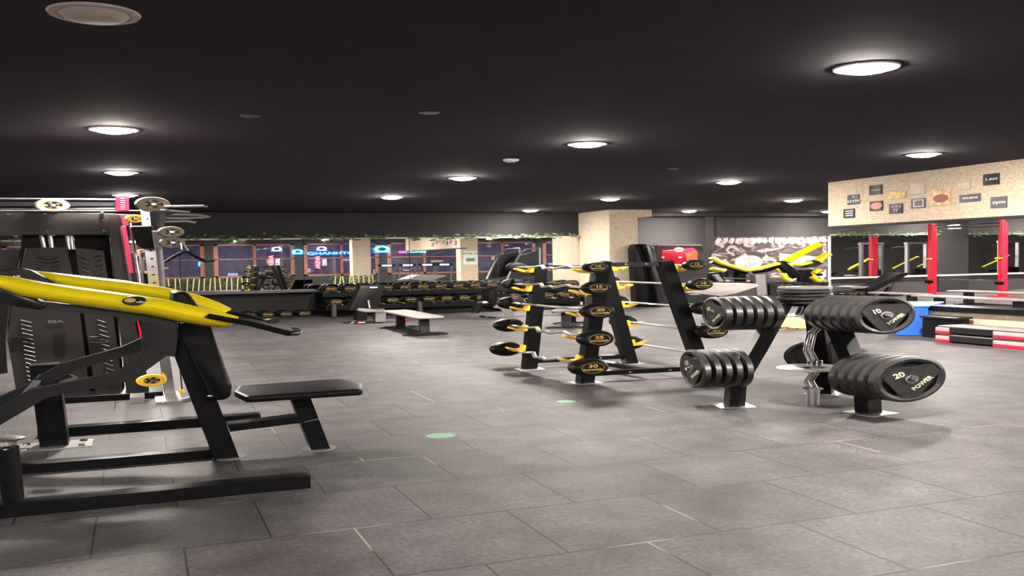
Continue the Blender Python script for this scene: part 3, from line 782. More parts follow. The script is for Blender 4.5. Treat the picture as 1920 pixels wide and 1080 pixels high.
def plate_tree():
    t = thing('plate_tree', (TC.x, TC.y, 0), 'three legged black plate tree loaded with weight plates, right of the barbell rack', 'plate rack')
    for k, a in ANG.items():
        MB().beam([rad_pt(a, .84, 0), rad_pt(a, .82, .24), rad_pt(a, .58, .62), rad_pt(a, .30, 1.10)], .075, .085, (-sin(a), cos(a), 0)).build('leg', BLACK, t)
        fp = rad_pt(a, .86, 0)
        MB().box((fp.x, fp.y, .004), (.17, .17, .008), a).build('foot_plate', STEELW, t)
        for z, r0, r1 in ((.41, .70, 1.40), (1.02, .30, 1.10)):
            MB().tube([rad_pt(a, r0, z), rad_pt(a, r1, z+.01)], .020, 14).build('plate_peg', CHROME, t)
    MB().lathe((TC.x, TC.y, 1.085), (0, 0, 1), [(.15, 0), (.15, .02)], 3, 0).build('top_plate', BLACK, t)
    # hoop trays for upright bars
    MB().lathe((TC.x-.02, TC.y-.12, .40), (0, 0, 1), [(.06, 0), (.16, 0), (.165, .006), (.16, .012), (.06, .012), (.06, 0)], 30).build('bar_ring', STEELW, t)
    MB().lathe((TC.x-.02, TC.y-.12, .98), (0, 0, 1), [(.05, 0), (.14, 0), (.14, .008), (.05, .008), (.05, 0)], 30).build('bar_ring', STEELW, t)
    MB().lathe((TC.x-.02, TC.y-.12, .0), (0, 0, 1), [(.030, 0), (.032, .17), (.046, .175), (.046, .185), (.03, .185)], 24).build('bar_socket', STEELW, t)
    return t
plate_tree()
def stack(a, z, r_in, n, step, R, T, side_, txt, grp, spin, solid=False):
    for i in range(n):
        outer = i == n-1
        lab = ('outermost plate on the %s peg, its face towards the room' % side_) if outer else '%s plate counted from the leg on the %s peg' % (ORD[i], side_)
        weight_plate(a, r_in+step*i, z, R, T, 'black rubber '+lab, grp, txt if outer else None, spin, solid)
stack(ANG['L'], .42, .82, 5, .115, .205, .038, 'lower left', '15', 'plates on the lower left peg', .5)
stack(ANG['L'], 1.02, .47, 6, .112, .184, .041, 'upper left', '10', 'plates on the upper left peg', .2)
stack(ANG['R'], .40, .82, 5, .125, .225, .040, 'lower right', '20', 'plates on the lower right peg', -pi/2+.0)
stack(ANG['R'], 1.02, .42, 6, .12, .19, .041, 'upper right', '10', 'plates on the upper right peg', -pi/2)
stack(ANG['M'], .42, .95, 2, .09, .21, .034, 'lower rear', None, 'plates on the rear peg', .3, True)
for i in range(5):
    z = 1.118+i*.038; t = thing('weight_plate', (TC.x-.04, TC.y, z), 'thin black disc lying flat on the plate tree, %s of five from below' % ORD[i], 'weight plate', 'small plates stacked flat on the plate tree')
    MB().lathe((TC.x-.04+random.uniform(-.02, .02), TC.y, z), (0, 0, 1), [(.02, 0), (.118, 0), (.124, .004), (.124, .022), (.12, .028), (.02, .026), (.02, 0)], 36).build('disc', RUBBERW if i < 4 else GREYST, t)
def upright_bar(dx, dy, lab):
    t = thing('curl_bar', (TC.x-.02+dx, TC.y-.12+dy, .05), lab, 'barbell', 'chrome curl bars standing in the plate tree')
    b = Vector((TC.x-.02+dx, TC.y-.12+dy, 0))
    prof = [(0, .02), (0, .18), (-.05, .26), (.02, .36), (.02, .44), (-.06, .60), (-.02, .78), (.08, .88), (-.14, 1.0), (-.10, 1.08)]
    MB().tube([b+Vector((x, -x*.3, z)) for x, z in prof], .012, 12, (0, 1, 0)).build('shaft', CHROME, t)
    MB().lathe(b+Vector((.02, 0, .42)), (0, 0, 1), [(.02, 0), (.024, .01), (.024, .06), (.02, .065)], 14).build('collar', CHROME, t)
upright_bar(-.03, 0, 'left chrome zigzag curl bar standing upright in the middle of the plate tree')
upright_bar(.06, .02, 'right chrome zigzag curl bar standing upright in the middle of the plate tree')

# ------------------------------------------------------------------ dumbbells and their rack
DV = 23.9
def dumbbell_rack():
    u0, u1 = 6.1, 14.9
    t = thing('dumbbell_rack', ((u0+u1)/2, 24.6, 0), 'long black two tier dumbbell rack under the back mirrors', 'dumbbell rack')
    MB().beam([Vector((u0, 24.7, .72)), Vector((u1, 24.7, .72))], .42, .035).build('upper_tray', BLACK, t)
    MB().wbox(u0, u1, 24.0, 24.06, .60, .74).build('tray_lip', BLACK, t)
    MB().beam([Vector((u0, 24.2, .34)), Vector((u1, 24.2, .34))], .44, .035).build('lower_tray', BLACK, t)
    MB().wbox(u0, u1, 23.5, 23.56, .22, .36).build('tray_lip', BLACK, t)
    MB().wbox(u0, u1, 25.5, 25.56, .05, .70).build('back_panel', BLACK, t)
    for x in (u0+.2, 9.0, 11.9, u1-.15):
        MB().tube([Vector((x, 23.4, .02)), Vector((x, 23.45, .40))], .045, 16, (0, 1, 0)).build('leg', BLACK2, t)
        MB().beam([Vector((x, 23.4, .05)), Vector((x, 25.4, .05))], .06, .06).build('base_rail', BLACK, t)
        MB().beam([Vector((x, 24.0, .3)), Vector((x, 25.0, .72))], .05, .05).build('bracket', BLACK2, t)
    cr = MB(); 
    for z, y in ((.745, 24.1), (.365, 23.6)):
        for k in range(27): x = u0+.2+k*(u1-u0-.4)/26; cr.beam([Vector((x, y, z)), Vector((x, y+.8, z+.01))], .02, .02)
    cr.build('saddle_rims', BAMBOO, t)
dumbbell_rack()
def make_dumbbell():
    t = thing('dumbbell', (0, 0, 0), 'x', 'dumbbell', 'x')
    MB().tube([Vector((0, -.25, 0)), Vector((0, .25, 0))], .016, 10).build('handle', STEELW, t)
    for s in (-1, 1):
        y = s*.40; R = .092
        h = MB().lathe((0, y, 0), (0, s, 0), [(.02, -.07), (R*.8, -.07), (R, -.055), (R, .05), (R*.86, .062), (R*.80, .062), (R*.78, .057), (0, .057)], 24).build('dumbbell_head', RUBBER, t)
        if s < 0:
            MB().lathe((0, y-.062*WIDE, 0), (0, -1, 0), [(R*.76, 0), (R*.76, .003), (R*.72, .003), (R*.72, 0), (R*.76, 0)], 22).build('gold_ring', GOLD, h)
            lettering('PW', R*.7, (0, y-.062*WIDE-.005, 0), (1, 0, 0), (0, 0, 1), GOLD, h, 'gold_print')
    return t
db0 = make_dumbbell(); used = [False]
def put_db(loc, lab, grp, num='15'):
    if not used[0]: o = db0; o.location = loc; used[0] = True
    else: o = copy_tree(db0, loc)
    o['label'] = lab; o['group'] = grp
NT = 15
for i in range(NT):
    x = 6.35+i*.585
    put_db(Vector((x, 24.5, .745+.105)), 'round black rubber dumbbell on the upper tier, %s from the left end' % ORD[i], 'dumbbells on the upper tier')
for i in range(NT):
    x = 6.40+i*.585
    put_db(Vector((x, 24.0, .365+.105)), 'round black rubber dumbbell on the lower tier, %s from the left end' % ORD[i], 'dumbbells on the lower tier')
for i, x in enumerate((3.95, 4.5, 5.05, 5.62)):
    put_db(Vector((x, 25.1, .097)), '%s from the left of four dumbbells lying on the floor under the mirror ledge' % ORD[i], 'dumbbells on the floor left of the rack')
for i, x in enumerate((1583, 1601, 1619)):
    p = atv(x, 547, 25.3); put_db(Vector((p.x, 25.3, .097)), '%s from the left of three dumbbells on the floor beyond the opening' % ORD[i], 'dumbbells beside the incline bench')

# ------------------------------------------------------------------ benches
def flat_bench(name, c, ln, wd, zt, ang, lab, pad=PADG, group=None, th=.04, frame_m=BLACK2):
    """c plan centre, ln/wd true lengths, zt height of the top"""
    t = thing(name, (c[0], c[1], 0), lab, 'bench', group)
    d = Vector((cos(ang), sin(ang), 0)); s = Vector((-sin(ang), cos(ang), 0)); C = Vector((c[0], c[1], 0))
    def P(a, b, z): return C+d*a*WIDE+s*b*WIDE+Vector((0, 0, z))
    pts = [P(-ln/2, -wd*.36, zt), P(-ln*.44, -wd/2, zt), P(ln*.44, -wd/2, zt), P(ln/2, -wd*.36, zt), P(ln/2, wd*.36, zt), P(ln*.44, wd/2, zt), P(-ln*.44, wd/2, zt), P(-ln/2, wd*.36, zt)]
    MB().prism([p-Vector((0, 0, th)) for p in pts], Vector((0, 0, th)), .012, 3).build('pad', pad, t)
    for e in (-1, 1):
        MB().beam([P(e*ln*.34, 0, .05), P(e*ln*.32, 0, zt-th)], .07, .09, s).build('leg', frame_m, t)
        MB().beam([P(e*ln*.35, -wd*.72, .012), P(e*ln*.35, -wd*.5, .035), P(e*ln*.35, wd*.5, .035), P(e*ln*.35, wd*.72, .012)], .06, .035).build('foot', frame_m, t)
        for q in (-.14, .14): MB().lathe(P(e*ln*.35, q*.5, .035)-d*.08, -d, [(.01, 0), (.008, .006), (0, .008)], 8).build('bolt', CHROME, t)
    MB().beam([P(-ln*.34, 0, .05), P(ln*.34, 0, .05)], .05, .045).build('spine', frame_m, t)
    return t
flat_bench('flat_bench', (6.82, 16.35), 1.55, .30, .43, radians(88), 'flat bench with pale grey pad standing alone in the middle of the floor', PADG)
flat_bench('flat_bench', (10.7, 15.9), .95, .28, .43, radians(60), 'flat bench with dull grey pad seen through the barbell rack', PADL)

def adjustable_bench(c, lab, k=1.):
    t = thing('adjustable_bench', (c[0], c[1], 0), lab, 'adjustable bench')
    V = c[1]
    return t
# left adjustable bench, backrest raised towards the mirror
def bench_left():
    V = 20.0
    t = thing('adjustable_bench', (6.7, V, 0), 'adjustable bench with raised black backrest in front of the dumbbell rack', 'adjustable bench')
    MB().prism([atv(676, 536, V), atv(720, 535, V), atv(722, 540, V), atv(708, 578, V), atv(656, 584, V), atv(655, 580, V)], Vector((.0, .35, .03)), .012, 2).build('backrest', VINYL, t)
    MB().prism([atv(694, 538, V-.02), atv(708, 538, V-.02), atv(708, 540, V-.02), atv(694, 540, V-.02)], Vector((0, .03, 0))).build('backrest_label', WHITE, t)
    MB().tube([atv(690, 563, V-.1), atv(693, 578, V-.1)], .012, 8).build('support_strut', STEELW, t)
    MB().prism([atv(672, 578, V-.2), atv(718, 582, V-.2), atv(720, 585, V-.2), atv(684, 586, V-.2), atv(668, 582, V-.2)], Vector((.3, 1.1, 0)), .006).build('seat', PADL, t)
    MB().beam([atv(677, 583, V), atv(675, 600, V)], .16, .12, (1, 0, 0)).build('front_post', BLACK, t)
    MB().beam([atv(711, 585, V), atv(711, 603, V)], .14, .12, (1, 0, 0)).build('rear_post', GREYST, t)
    MB().beam([atv(655, 609, V), atv(668, 600, V), atv(742, 600, V)], .05, .03).build('base_rail', GREYST, t)
    a = atv(674, 608, V)
    MB().tube([Vector((a.x-.08, V-.2, .035)), Vector((a.x+.1, V-.2, .035))], .033, 12).build('wheel', RED, t)
    a = atv(759, 605, V)
    MB().tube([Vector((a.x-.05, V, .04)), Vector((a.x+.05, V, .04))], .033, 12).build('wheel', RED, t)
bench_left()
def bench_mid():
    V = 20.4
    t = thing('adjustable_bench', (11.3, V, 0), 'black preacher style bench with rounded pad and four bolts, left of the barbell rack', 'adjustable bench')
    pd = MB().prism([atv(917, 545, V), atv(928, 537, V), atv(948, 535, V), atv(952, 540, V), atv(947, 572, V), atv(932, 575, V), atv(916, 572, V)], Vector((0, .7, 0)), .03, 3).build('arm_pad', VINYL, t)
    MB().prism([atv(929, 545, V-.03), atv(948, 545, V-.03), atv(947, 570, V-.03), atv(930, 571, V-.03)], Vector((0, .04, 0))).build('back_plate', BLACK, t)
    for x, y in ((934, 549), (943.5, 549), (934, 559.5), (943.5, 559.5)):
        MB().lathe(atv(x, y, V-.05), (0, -1, 0), [(.013, 0), (.01, .008), (0, .01)], 8).build('bolt', CHROME, pd)
    MB().prism([atv(893, 575, V), atv(906, 573, V), atv(899, 587, V), atv(886, 587, V)], Vector((0, .3, 0)), .006).build('front_leg', BLACK, t)
    MB().tube([atv(896, 567, V), atv(915, 568, V)], .028, 12).build('roller', GREYST, t)
    MB().tube([atv(905, 567, V-.05), atv(912, 567, V-.05)], .034, 12).build('roller_grip', WHITE, t)
    MB().beam([atv(928, 573, V), atv(944, 576, V), atv(953, 585, V), atv(956, 593, V)], .12, .02, (0, 1, 0)).build('curved_support', GREYST, t)
    MB().beam([Vector((10.1, V, .03)), Vector((12.6, V, .03))], .05, .035).build('base_rail', GREYST, t)
    for x in (10.2, 12.5): MB().beam([Vector((x, V-.5, .02)), Vector((x, V+.6, .02))], .05, .04).build('foot', BLACK2, t)
bench_mid()
# wide grey bench pad seen over the plate tree
def grey_bench():
    V = 13.0
    t = thing('wide_bench', (14.0, V, 0), 'wide bench with pale grey pad directly behind the barbell and plate racks', 'bench')
    pts = [atv(1292, 549, V), atv(1322, 536, V), atv(1330, 531, V), atv(1418, 532, V), atv(1426, 537, V), atv(1405, 541, V), atv(1380, 551, V), atv(1352, 556, V)]
    MB().prism(pts, Vector((.2, .9, 0)), .012, 3).build('pad', PADG, t)
    p = atv(1350, 556, V+.4); MB().beam([Vector((p.x, V+.4, 0)), Vector((p.x, V+.4, p.z+.02))], .09, .09, (1, 0, 0)).build('leg', BLACK2, t)
    MB().beam([Vector((p.x-1, V+.4, .04)), Vector((p.x+1.3, V+.4, .04))], .06, .06).build('base_rail', BLACK2, t)
    MB().beam([Vector((p.x, V-.3, .04)), Vector((p.x, V+1.1, .04))], .06, .06).build('foot', BLACK2, t)
    MB().tube([atv(1292, 552, V-.1), atv(1312, 552, V-.1)], .014, 8).build('pin', CHROME, t)
grey_bench()

# ------------------------------------------------------------------ tall hip press left of the poster
def slab_machine():
    V = 22.9
    t = thing('leaning_machine', (17.2, V, 0), 'tall black leaning machine hood between the cream column and the red poster', 'gym machine')
    MB().prism([atv(1189, 466, V), atv(1194, 458, V), atv(1206, 457, V), atv(1212, 463, V), atv(1228, 573, V), atv(1196, 575, V)], Vector((0, .5, 0)), .02, 3).build('hood', VINYL, t)
    MB().prism([atv(1208, 457, V-.3), atv(1222, 460, V-.3), atv(1228, 466, V-.3), atv(1247, 574, V-.3), atv(1235, 575, V-.3), atv(1218, 480, V-.3)], Vector((0, .3, 0)), .02, 3).build('side_cover', BLACK2, t)
    MB().wbox(16.9, 18.2, V-.4, V+.9, 0, .07).build('base', BLACK, t)
slab_machine()

# ------------------------------------------------------------------ mural, red poster
def mural():
    a = atv(1334, 450, VB-.05); b = atv(1551, 448, VB-.05)
    zt = 2.40; zb = .50
    t = thing('wall_mural', ((a.x+b.x)/2, VB-.05, zb), 'large photo mural of weights in pale pink and grey behind the yellow armed machines', 'mural')
    MB().wbox(a.x, b.x-.05, VB-.06, VB-.02, zb, zt).build('print', MURAL, t)
    lt = mk('mural highlight', (.66, .56, .57), .5, 0, .5, 2.5); dk = mk('mural dark', (.09, .07, .08), .5, 0, .3, 3)
    mb = MB()
    for k in range(17):      # row of weights hanging on a rack, printed
        x = a.x+.25+k*(b.x-a.x-.7)/16; w_ = .10+.07*random.random(); h_ = .20+.10*random.random(); sk = .12*(k-6)/8
        mb.prism([Vector((x, VB-.066, zt-.04)), Vector((x+w_*1.6, VB-.066, zt-.04)), Vector((x+w_*2+sk, VB-.066, zt-.04-h_*.6)), Vector((x+w_+sk, VB-.066, zt-.04-h_)), Vector((x+sk*.8-.05, VB-.066, zt-.04-h_*.7))], Vector((0, .003, 0)))
    mb.build('printed_dumbbells', lt, t)
    c = a.lerp(b, .31); c.z = 1.42; c.y = VB-.062
    MB().lathe(c, (0, -1, 0), [(.27, 0), (.27, .002), (.25, .002), (.25, .001), (.20, .001), (.19, .002), (.0, .002)], 40).build('printed_plate', lt, t)
    mb = MB()
    for k in range(12):
        an = 2*pi*k/12; mb.box((c.x+cos(an)*.14*WIDE, VB-.07, c.z+sin(an)*.14), (.05, .002, .008), M=Matrix.Rotation(-an, 3, 'Y'))
    mb.build('printed_spokes', dk, t)
    MB().prism([Vector((a.x+3.1, VB-.066, 1.75)), Vector((a.x+5.2, VB-.066, 1.55)), Vector((a.x+5.2, VB-.066, 1.35)), Vector((a.x+3.1, VB-.066, 1.3))], Vector((0, .003, 0))).build('printed_bar', lt, t)
mural()
def red_poster():
    V = 24.4
    t = thing('drinks_fridge', (21.5, V, 0), 'dark cooler with red panel and pink oval badge, right of the cream column', 'fridge')
    MB().prism([atv(1233, 460, V), atv(1334, 460, V), atv(1334, 535, V), atv(1233, 535, V)], Vector((0, 1.4, 0))).build('cabinet', WALLG, t)
    MB().prism([atv(1232, 458, V-.03), atv(1316, 458, V-.03), atv(1316, 460.5, V-.03), atv(1232, 460.5, V-.03)], Vector((0, .06, 0))).build('top_edge', GREYST, t)
    pn = MB().prism([atv(1242, 470, V-.05), atv(1300, 465, V-.05), atv(1309, 472, V-.05), atv(1308, 491, V-.05), atv(1255, 497, V-.05), atv(1242, 486, V-.05)], Vector((0, .05, 0)), .004).build('red_panel', RED, t)
    MB().lathe(atv(1273, 468, V-.09), (0, -1, 0), [(.085, 0), (.085, .004), (0, .005)], 28).build('oval_badge', mk('pink white print', (.9, .72, .75), .5), pn)
    lettering('FRESH', .055, atv(1273, 468, V-.115), (1, 0, 0), (0, 0, 1), RED, pn)
    MB().lathe(atv(1275, 482.5, V-.09), (0, -1, 0), [(.035, 0), (.035, .004)], 20).build('round_badge', mk('pale pink print', (.9, .62, .68), .5), pn)
    MB().lathe(atv(1243, 482.5, V-.09), (0, -1, 0), [(.028, 0), (.028, .004)], 20).build('round_badge', WHITE, pn)
    MB().prism([atv(1285, 476, V-.08), atv(1306, 470, V-.08), atv(1307, 486, V-.08), atv(1288, 488, V-.08)], Vector((0, .03, 0))).build('orange_print', mk('orange print', (.8, .18, .06), .5, 0, .4, 4), pn)
    b = MB(); q0 = atv(1233, 535, V); b.wbox(q0.x, atv(1334, 535, V).x, V, V+.9, 0, q0.z); b.build('plinth', WALLD, t)
red_poster()

# ------------------------------------------------------------------ leg machines with yellow arms
def yellow_machine(name, lab, parts, loc):
    t = thing(name, loc, lab, 'gym machine')
    for kind, pname, m, pts, v, r in parts:
        if kind == 'T': MB().tube([atv(x, y, v) for x, y in pts], r, 12).build(pname, m, t)
        if kind == 'B': MB().beam([atv(x, y, v) for x, y in pts], r, r*1.2).build(pname, m, t)
        if kind == 'P': MB().prism([atv(x, y, v) for x, y in pts], Vector((0, r*WIDE, 0)), .006).build(pname, m, t)
    return t
t = yellow_machine('lever_machine', 'machine with long V shaped yellow arms, left in front of the wall mural', [
    ('T', 'lever_arm', LIME, [(1334, 483), (1352, 493), (1378, 501), (1400, 507)], 20.0, .05),
    ('T', 'lever_arm', LIME, [(1400, 507), (1425, 503), (1460, 494)], 20.0, .05),
    ('T', 'lever_arm', LIME, [(1334, 503), (1358, 508)], 19.2, .05),
    ('T', 'lever_arm', YELLOW, [(1474, 491), (1500, 476), (1536, 458)], 20.0, .075),
    ('T', 'guard_bar', BLACK, [(1334, 491), (1365, 502), (1400, 512)], 20.2, .04),
    ('T', 'guard_bar', BLACK, [(1414, 511), (1440, 507), (1470, 495)], 20.2, .045),
    ('P', 'pivot_block', BLACK, [(1460, 495), (1468, 489), (1476, 493), (1502, 512), (1500, 520), (1490, 522)], 20.0, .12),
    ('P', 'weight_box', BLACK2, [(1366, 506), (1388, 504), (1389, 524), (1367, 524)], 20.5, .2),
    ('P', 'foot_block', BLACK, [(1337, 512), (1352, 510), (1356, 530), (1337, 530)], 20.3, .15),
    ('B', 'side_brace', GREYST, [(1341, 515), (1352, 530)], 20.2, .06),
    ('P', 'front_block', BLACK, [(1388, 508), (1398, 508), (1400, 530), (1388, 530)], 20.2, .15),
    ('B', 'seat_rail', GREYST, [(1356, 521), (1410, 523)], 20.2, .03),
    ('T', 'curved_guard', LIME, [(1468, 513), (1472, 521), (1482, 527)], 19.8, .05),
    ('B', 'main_post', GREYST, [(1420, 515), (1424, 553)], 19.9, .13),
    ('B', 'cross_rail', BLACK2, [(1336, 530), (1500, 531)], 20.0, .07),
], (18.0, 20, 0))
p = atv(1340, 530, 20.0)
for x in (1345, 1424, 1495):
    q = atv(x, 530, 20.0); MB().beam([Vector((q.x, 20.0, 0)), Vector((q.x, 20.0, q.z))], .09, .09, (0, 1, 0)).build('leg', BLACK2, t)
t2 = yellow_machine('lever_machine', 'second yellow armed machine at the right edge of the mural, partly behind the first', [
    ('T', 'lever_arm', YELLOW, [(1530, 490), (1553, 476)], 22.0, .075),
    ('T', 'lever_arm', LIME, [(1484, 496), (1500, 497), (1520, 492)], 22.0, .055),
    ('T', 'lever_arm', LIME, [(1456, 507), (1478, 501)], 22.2, .05),
    ('T', 'curved_guard', YELLOW, [(1536, 505), (1527, 512), (1524, 520), (1532, 526), (1542, 525)], 21.8, .055),
    ('P', 'pivot_block', BLACK, [(1517, 493), (1524, 488), (1534, 490), (1545, 494), (1530, 500), (1512, 500)], 21.9, .14),
    ('B', 'top_rail', GREYST, [(1500, 501), (1551, 498)], 22.2, .06),
    ('P', 'motor_block', BLACK, [(1506, 506), (1524, 505), (1526, 530), (1504, 530)], 22.1, .14),
    ('B', 'cross_rail', BLACK2, [(1436, 531), (1552, 531)], 22.0, .06),
    ('P', 'side_box', BLACK2, [(1430, 534), (1460, 534), (1460, 556), (1430, 556)], 22.0, .2),
    ('T', 'round_pad', RUBBER, [(1534, 515), (1539, 515)], 21.7, .05),
], (20.5, 22, 0))
for x in (1445, 1510, 1546):
    q = atv(x, 531, 22.0); MB().beam([Vector((q.x, 22.0, 0)), Vector((q.x, 22.0, q.z))], .08, .08, (0, 1, 0)).build('leg', BLACK2, t2)

# ------------------------------------------------------------------ yellow board with printed words
def board():
    V = 12.0
    t = thing('sandwich_board', (13.6, V, 0), 'pale yellow slanted board with a red star, on the floor behind the plate tree', 'sign')
    pts = [atv(1467, 588, V), atv(1477, 588, V), atv(1560, 612, V), atv(1560, 632, V), atv(1448, 620, V)]
    b0 = pts[-1]; dz = min(p.z for p in pts); pts = [Vector((p.x, p.y, max(.0, p.z))) for p in pts]
    MB().prism(pts, Vector((0, .22, .0)), .003).build('board', WEDGE, t)
    lettering('FIRST', .05, atv(1466, 615, V-.02), (1, 0, -.08), (0, 0, 1), BLACK, t, 'board_lettering')
    lettering('STAR', .05, atv(1489, 617, V-.02), (1, 0, -.08), (0, 0, 1), BLACK, t, 'board_lettering')
    c = atv(1477.5, 615, V-.02); mb = MB(); v = []
    for k in range(10):
        r = .028 if k % 2 == 0 else .012; an = pi/2+k*pi/5; v.append(Vector((c.x+r*cos(an)*WIDE, c.y, c.z+r*sin(an))))
    mb.prism(v, Vector((0, .01, 0))); mb.build('red_star', RED, t)
board()

# ------------------------------------------------------------------ rack room things at the right
def red_rack():
    t = thing('squat_rack', (30.4, 22.6, 0), 'red power rack with two crossbars against the far right wall', 'squat rack')
    for i, v in enumerate((24.3, 20.9)):
        u = 30.45; zt = atu(1743 if i == 0 else 1868, 420 if i == 0 else 412, u).z
        MB().wbox(u-.08, u+.08, v-.11, v+.09, 0, zt, .004).build('upright', RED, t)
        MB().wbox(u+.12, u+.24, v-.07, v+.07, 0, zt-.1, .004).build('rear_upright', RED, t)
        MB().wbox(u-.5, u+.4, v-.22, v+.2, 0, .03, .002).build('foot', RED, t)
        MB().wbox(u-.16, u-.06, v-.2, v+.16, .45, .56, .003).build('safety_block', BLACK, t)
        MB().lathe((u-.12, v, 1.42), (0, 0, 1), [(.05, -.03), (.065, 0), (.05, .03)], 10).build('bar_hook', LIME, t)
    for z in (2.70, 2.58):
        MB().tube([Vector((30.4, 24.3, z)), Vector((30.4, 20.9, z))], .026, 10).build('crossbar', CHROME, t)
    b = thing('barbell', (30.2, 22.6, .66), 'bare chrome barbell resting across the red rack', 'barbell')
    a0 = atu(1648, 518, 30.2); a1 = atu(1872, 523, 30.2)
    MB().tube([Vector((30.2, a0.y, .62)), Vector((30.2, a1.y, .62))], .017, 10).build('shaft', CHROME, b)
    for y in (a0.y-.02, a1.y+.3): MB().tube([Vector((30.2, y, .62)), Vector((30.2, y-.9 if y > 22 else y+.6, .62))], .026, 12).build('sleeve', CHROME, b)
red_rack()
# pier of dark wall between the right hand mirrors
struct('trim_5', MB().wbox(UB, UC, VM-.1, VM, 0, HC), WALLD)

def incline_bench():
    V = 23.5
    t = thing('incline_bench', (26.3, V, 0), 'black incline bench with raised back in front of the far right mirror', 'adjustable bench')
    MB().prism([atv(1622, 546, V), atv(1690, 512, V), atv(1708, 511, V), atv(1700, 517, V), atv(1640, 546, V)], Vector((.0, .8, 0)), .012).build('backrest', VINYL, t)
    MB().prism([atv(1590, 538, V), atv(1612, 536, V), atv(1630, 537, V), atv(1620, 541, V), atv(1600, 541, V)], Vector((0, .8, 0)), .006).build('seat', PADG, t)
    MB().beam([atv(1668, 538, V), atv(1655, 553, V)], .05, .05, (0, 1, 0)).build('strut', BLACK2, t)
    q = atv(1640, 545, V); MB().beam([Vector((q.x, V+.3, 0)), Vector((q.x, V+.3, q.z))], .09, .09, (0, 1, 0)).build('post', BLACK2, t)
    MB().beam([Vector((q.x-1.2, V+.3, .04)), Vector((q.x+1.6, V+.3, .04))], .05, .05).build('base_rail', BLACK2, t)
incline_bench()
def long_bench(p0, p1, zt, lab, legs, wd=.28):
    """p0,p1 plan ends"""
    p0 = Vector(p0); p1 = Vector(p1); C = (p0+p1)/2
    t = thing('flat_bench', (C.x, C.y, 0), lab, 'bench', 'flat benches beyond the low wall')
    d = (p1-p0).normalized(); s = Vector((-d.y, d.x, 0)); z = Vector((0, 0, zt)); w = s*wd*WIDE/2
    MB().prism([p0+w+z-Vector((0, 0, .04)), p1+w+z-Vector((0, 0, .04)), p1-w+z-Vector((0, 0, .04)), p0-w+z-Vector((0, 0, .04))], Vector((0, 0, .04)), .01, 2).build('pad', PADG, t)
    L = (p1-p0).length
    for f in legs:
        q = p0+d*L*f
        MB().beam([q+Vector((0, 0, .05)), q+Vector((0, 0, zt-.04))], .10, .09, d).build('leg', BLACK2, t)
        MB().beam([q-s*.5+Vector((0, 0, .02)), q+s*.5+Vector((0, 0, .02))], .07, .04).build('foot', BLACK2, t)
    MB().beam([p0+d*L*legs[0]+Vector((0, 0, .04)), p0+d*L*legs[-1]+Vector((0, 0, .04))], .04, .035).build('spine', BLACK2, t)
a = at(1725, 553, .44); b = at(1960, 563, .44)
long_bench((a.x, a.y, 0), (b.x, b.y, 0), .44, 'nearest flat bench beyond the low wall, between the blue box and the red rack', (.18, .82))
a = at(1790, 544, .44); b = at(1990, 551, .44)
long_bench((a.x, a.y, 0), (b.x, b.y, 0), .44, 'flat bench standing just in front of the right upright of the red rack', (.15, .8))
a = at(1640, 545, .44); b = at(1735, 549, .44)
long_bench((a.x, a.y, 0), (b.x, b.y, 0), .40, 'short low bench left of the red rack, under the incline bench', (.2, .75), .24)

# blue box, black cube, step platforms
def blue_box():
    t = thing('plyo_box', (15.4, 9.9, 0), 'bright blue foam jump box against the end of the low wall', 'jump box')
    z = .57
    pts = [Vector((15.02, 9.50, 0)), Vector((15.46, 9.10, 0)), Vector((16.9, 10.2, 0)), Vector((16.5, 10.9, 0))]
    MB().prism(pts, Vector((0, 0, z)), .012, 2).build('body', BLUE, t)
    MB().prism([p+Vector((0, 0, z)) for p in (pts[0]+Vector((-.02, .0, 0)), pts[1]+Vector((0, -.03, 0)), pts[2]+Vector((.05, -.02, 0)), pts[3]+Vector((0, .04, 0)))], Vector((0, 0, .03)), .006).build('lid', mk('blue lid', (.05, .26, .72), .45, 0, .04, 6), t)
blue_box()
def cube():
    t = thing('black_cube', (15.35, 8.6, 0), 'black cube box between the blue box and the stacked steps', 'box')
    MB().wbox(15.15, 15.52, 8.12, 8.95, 0, .38, .01).build('body', BLACK, t)
    MB().wbox(15.12, 15.55, 8.08, 8.99, .38, .42, .006).build('lid', BLACK2, t)
cube()
STEPTOP = mk('grey step rubber', (.20, .18, .175), .55, 0, .1, 8); STEPC = mk('step corner plastic', (.40, .38, .36), .5, 0, .08, 8)
def step(z, lab):
    t = thing('step_platform', (14.95, 7.0, z), lab, 'step platform', 'aerobic steps stacked on the floor')
    x0, x1, y0, y1 = 14.62, 15.28, 5.2, 8.02
    MB().wbox(x0, x1, y0, y1, z+.125, z+.15, .008).build('platform', STEPTOP, t)
    MB().wbox(x0-.01, x1+.01, y0+.02, y1-.02, z+.025, z+.126, .006).build('underside', BLACK2, t)
    for (a, b) in ((y1-.30, y1+.03), (5.9, 6.75), (y0-.03, y0+.35)):
        MB().wbox(x0-.03, x1+.03, a, b, z+.05, z+.12, .01).build('corner_block', STEPC, t)
        MB().wbox(x0-.03, x1+.03, a, b, z+.0, z+.055, .008).build('foot_block', RED, t)
step(0, 'lower grey topped aerobic step with red feet in front of the low wall')
step(.155, 'upper aerobic step with grey top and red corner blocks, lying on the other step')

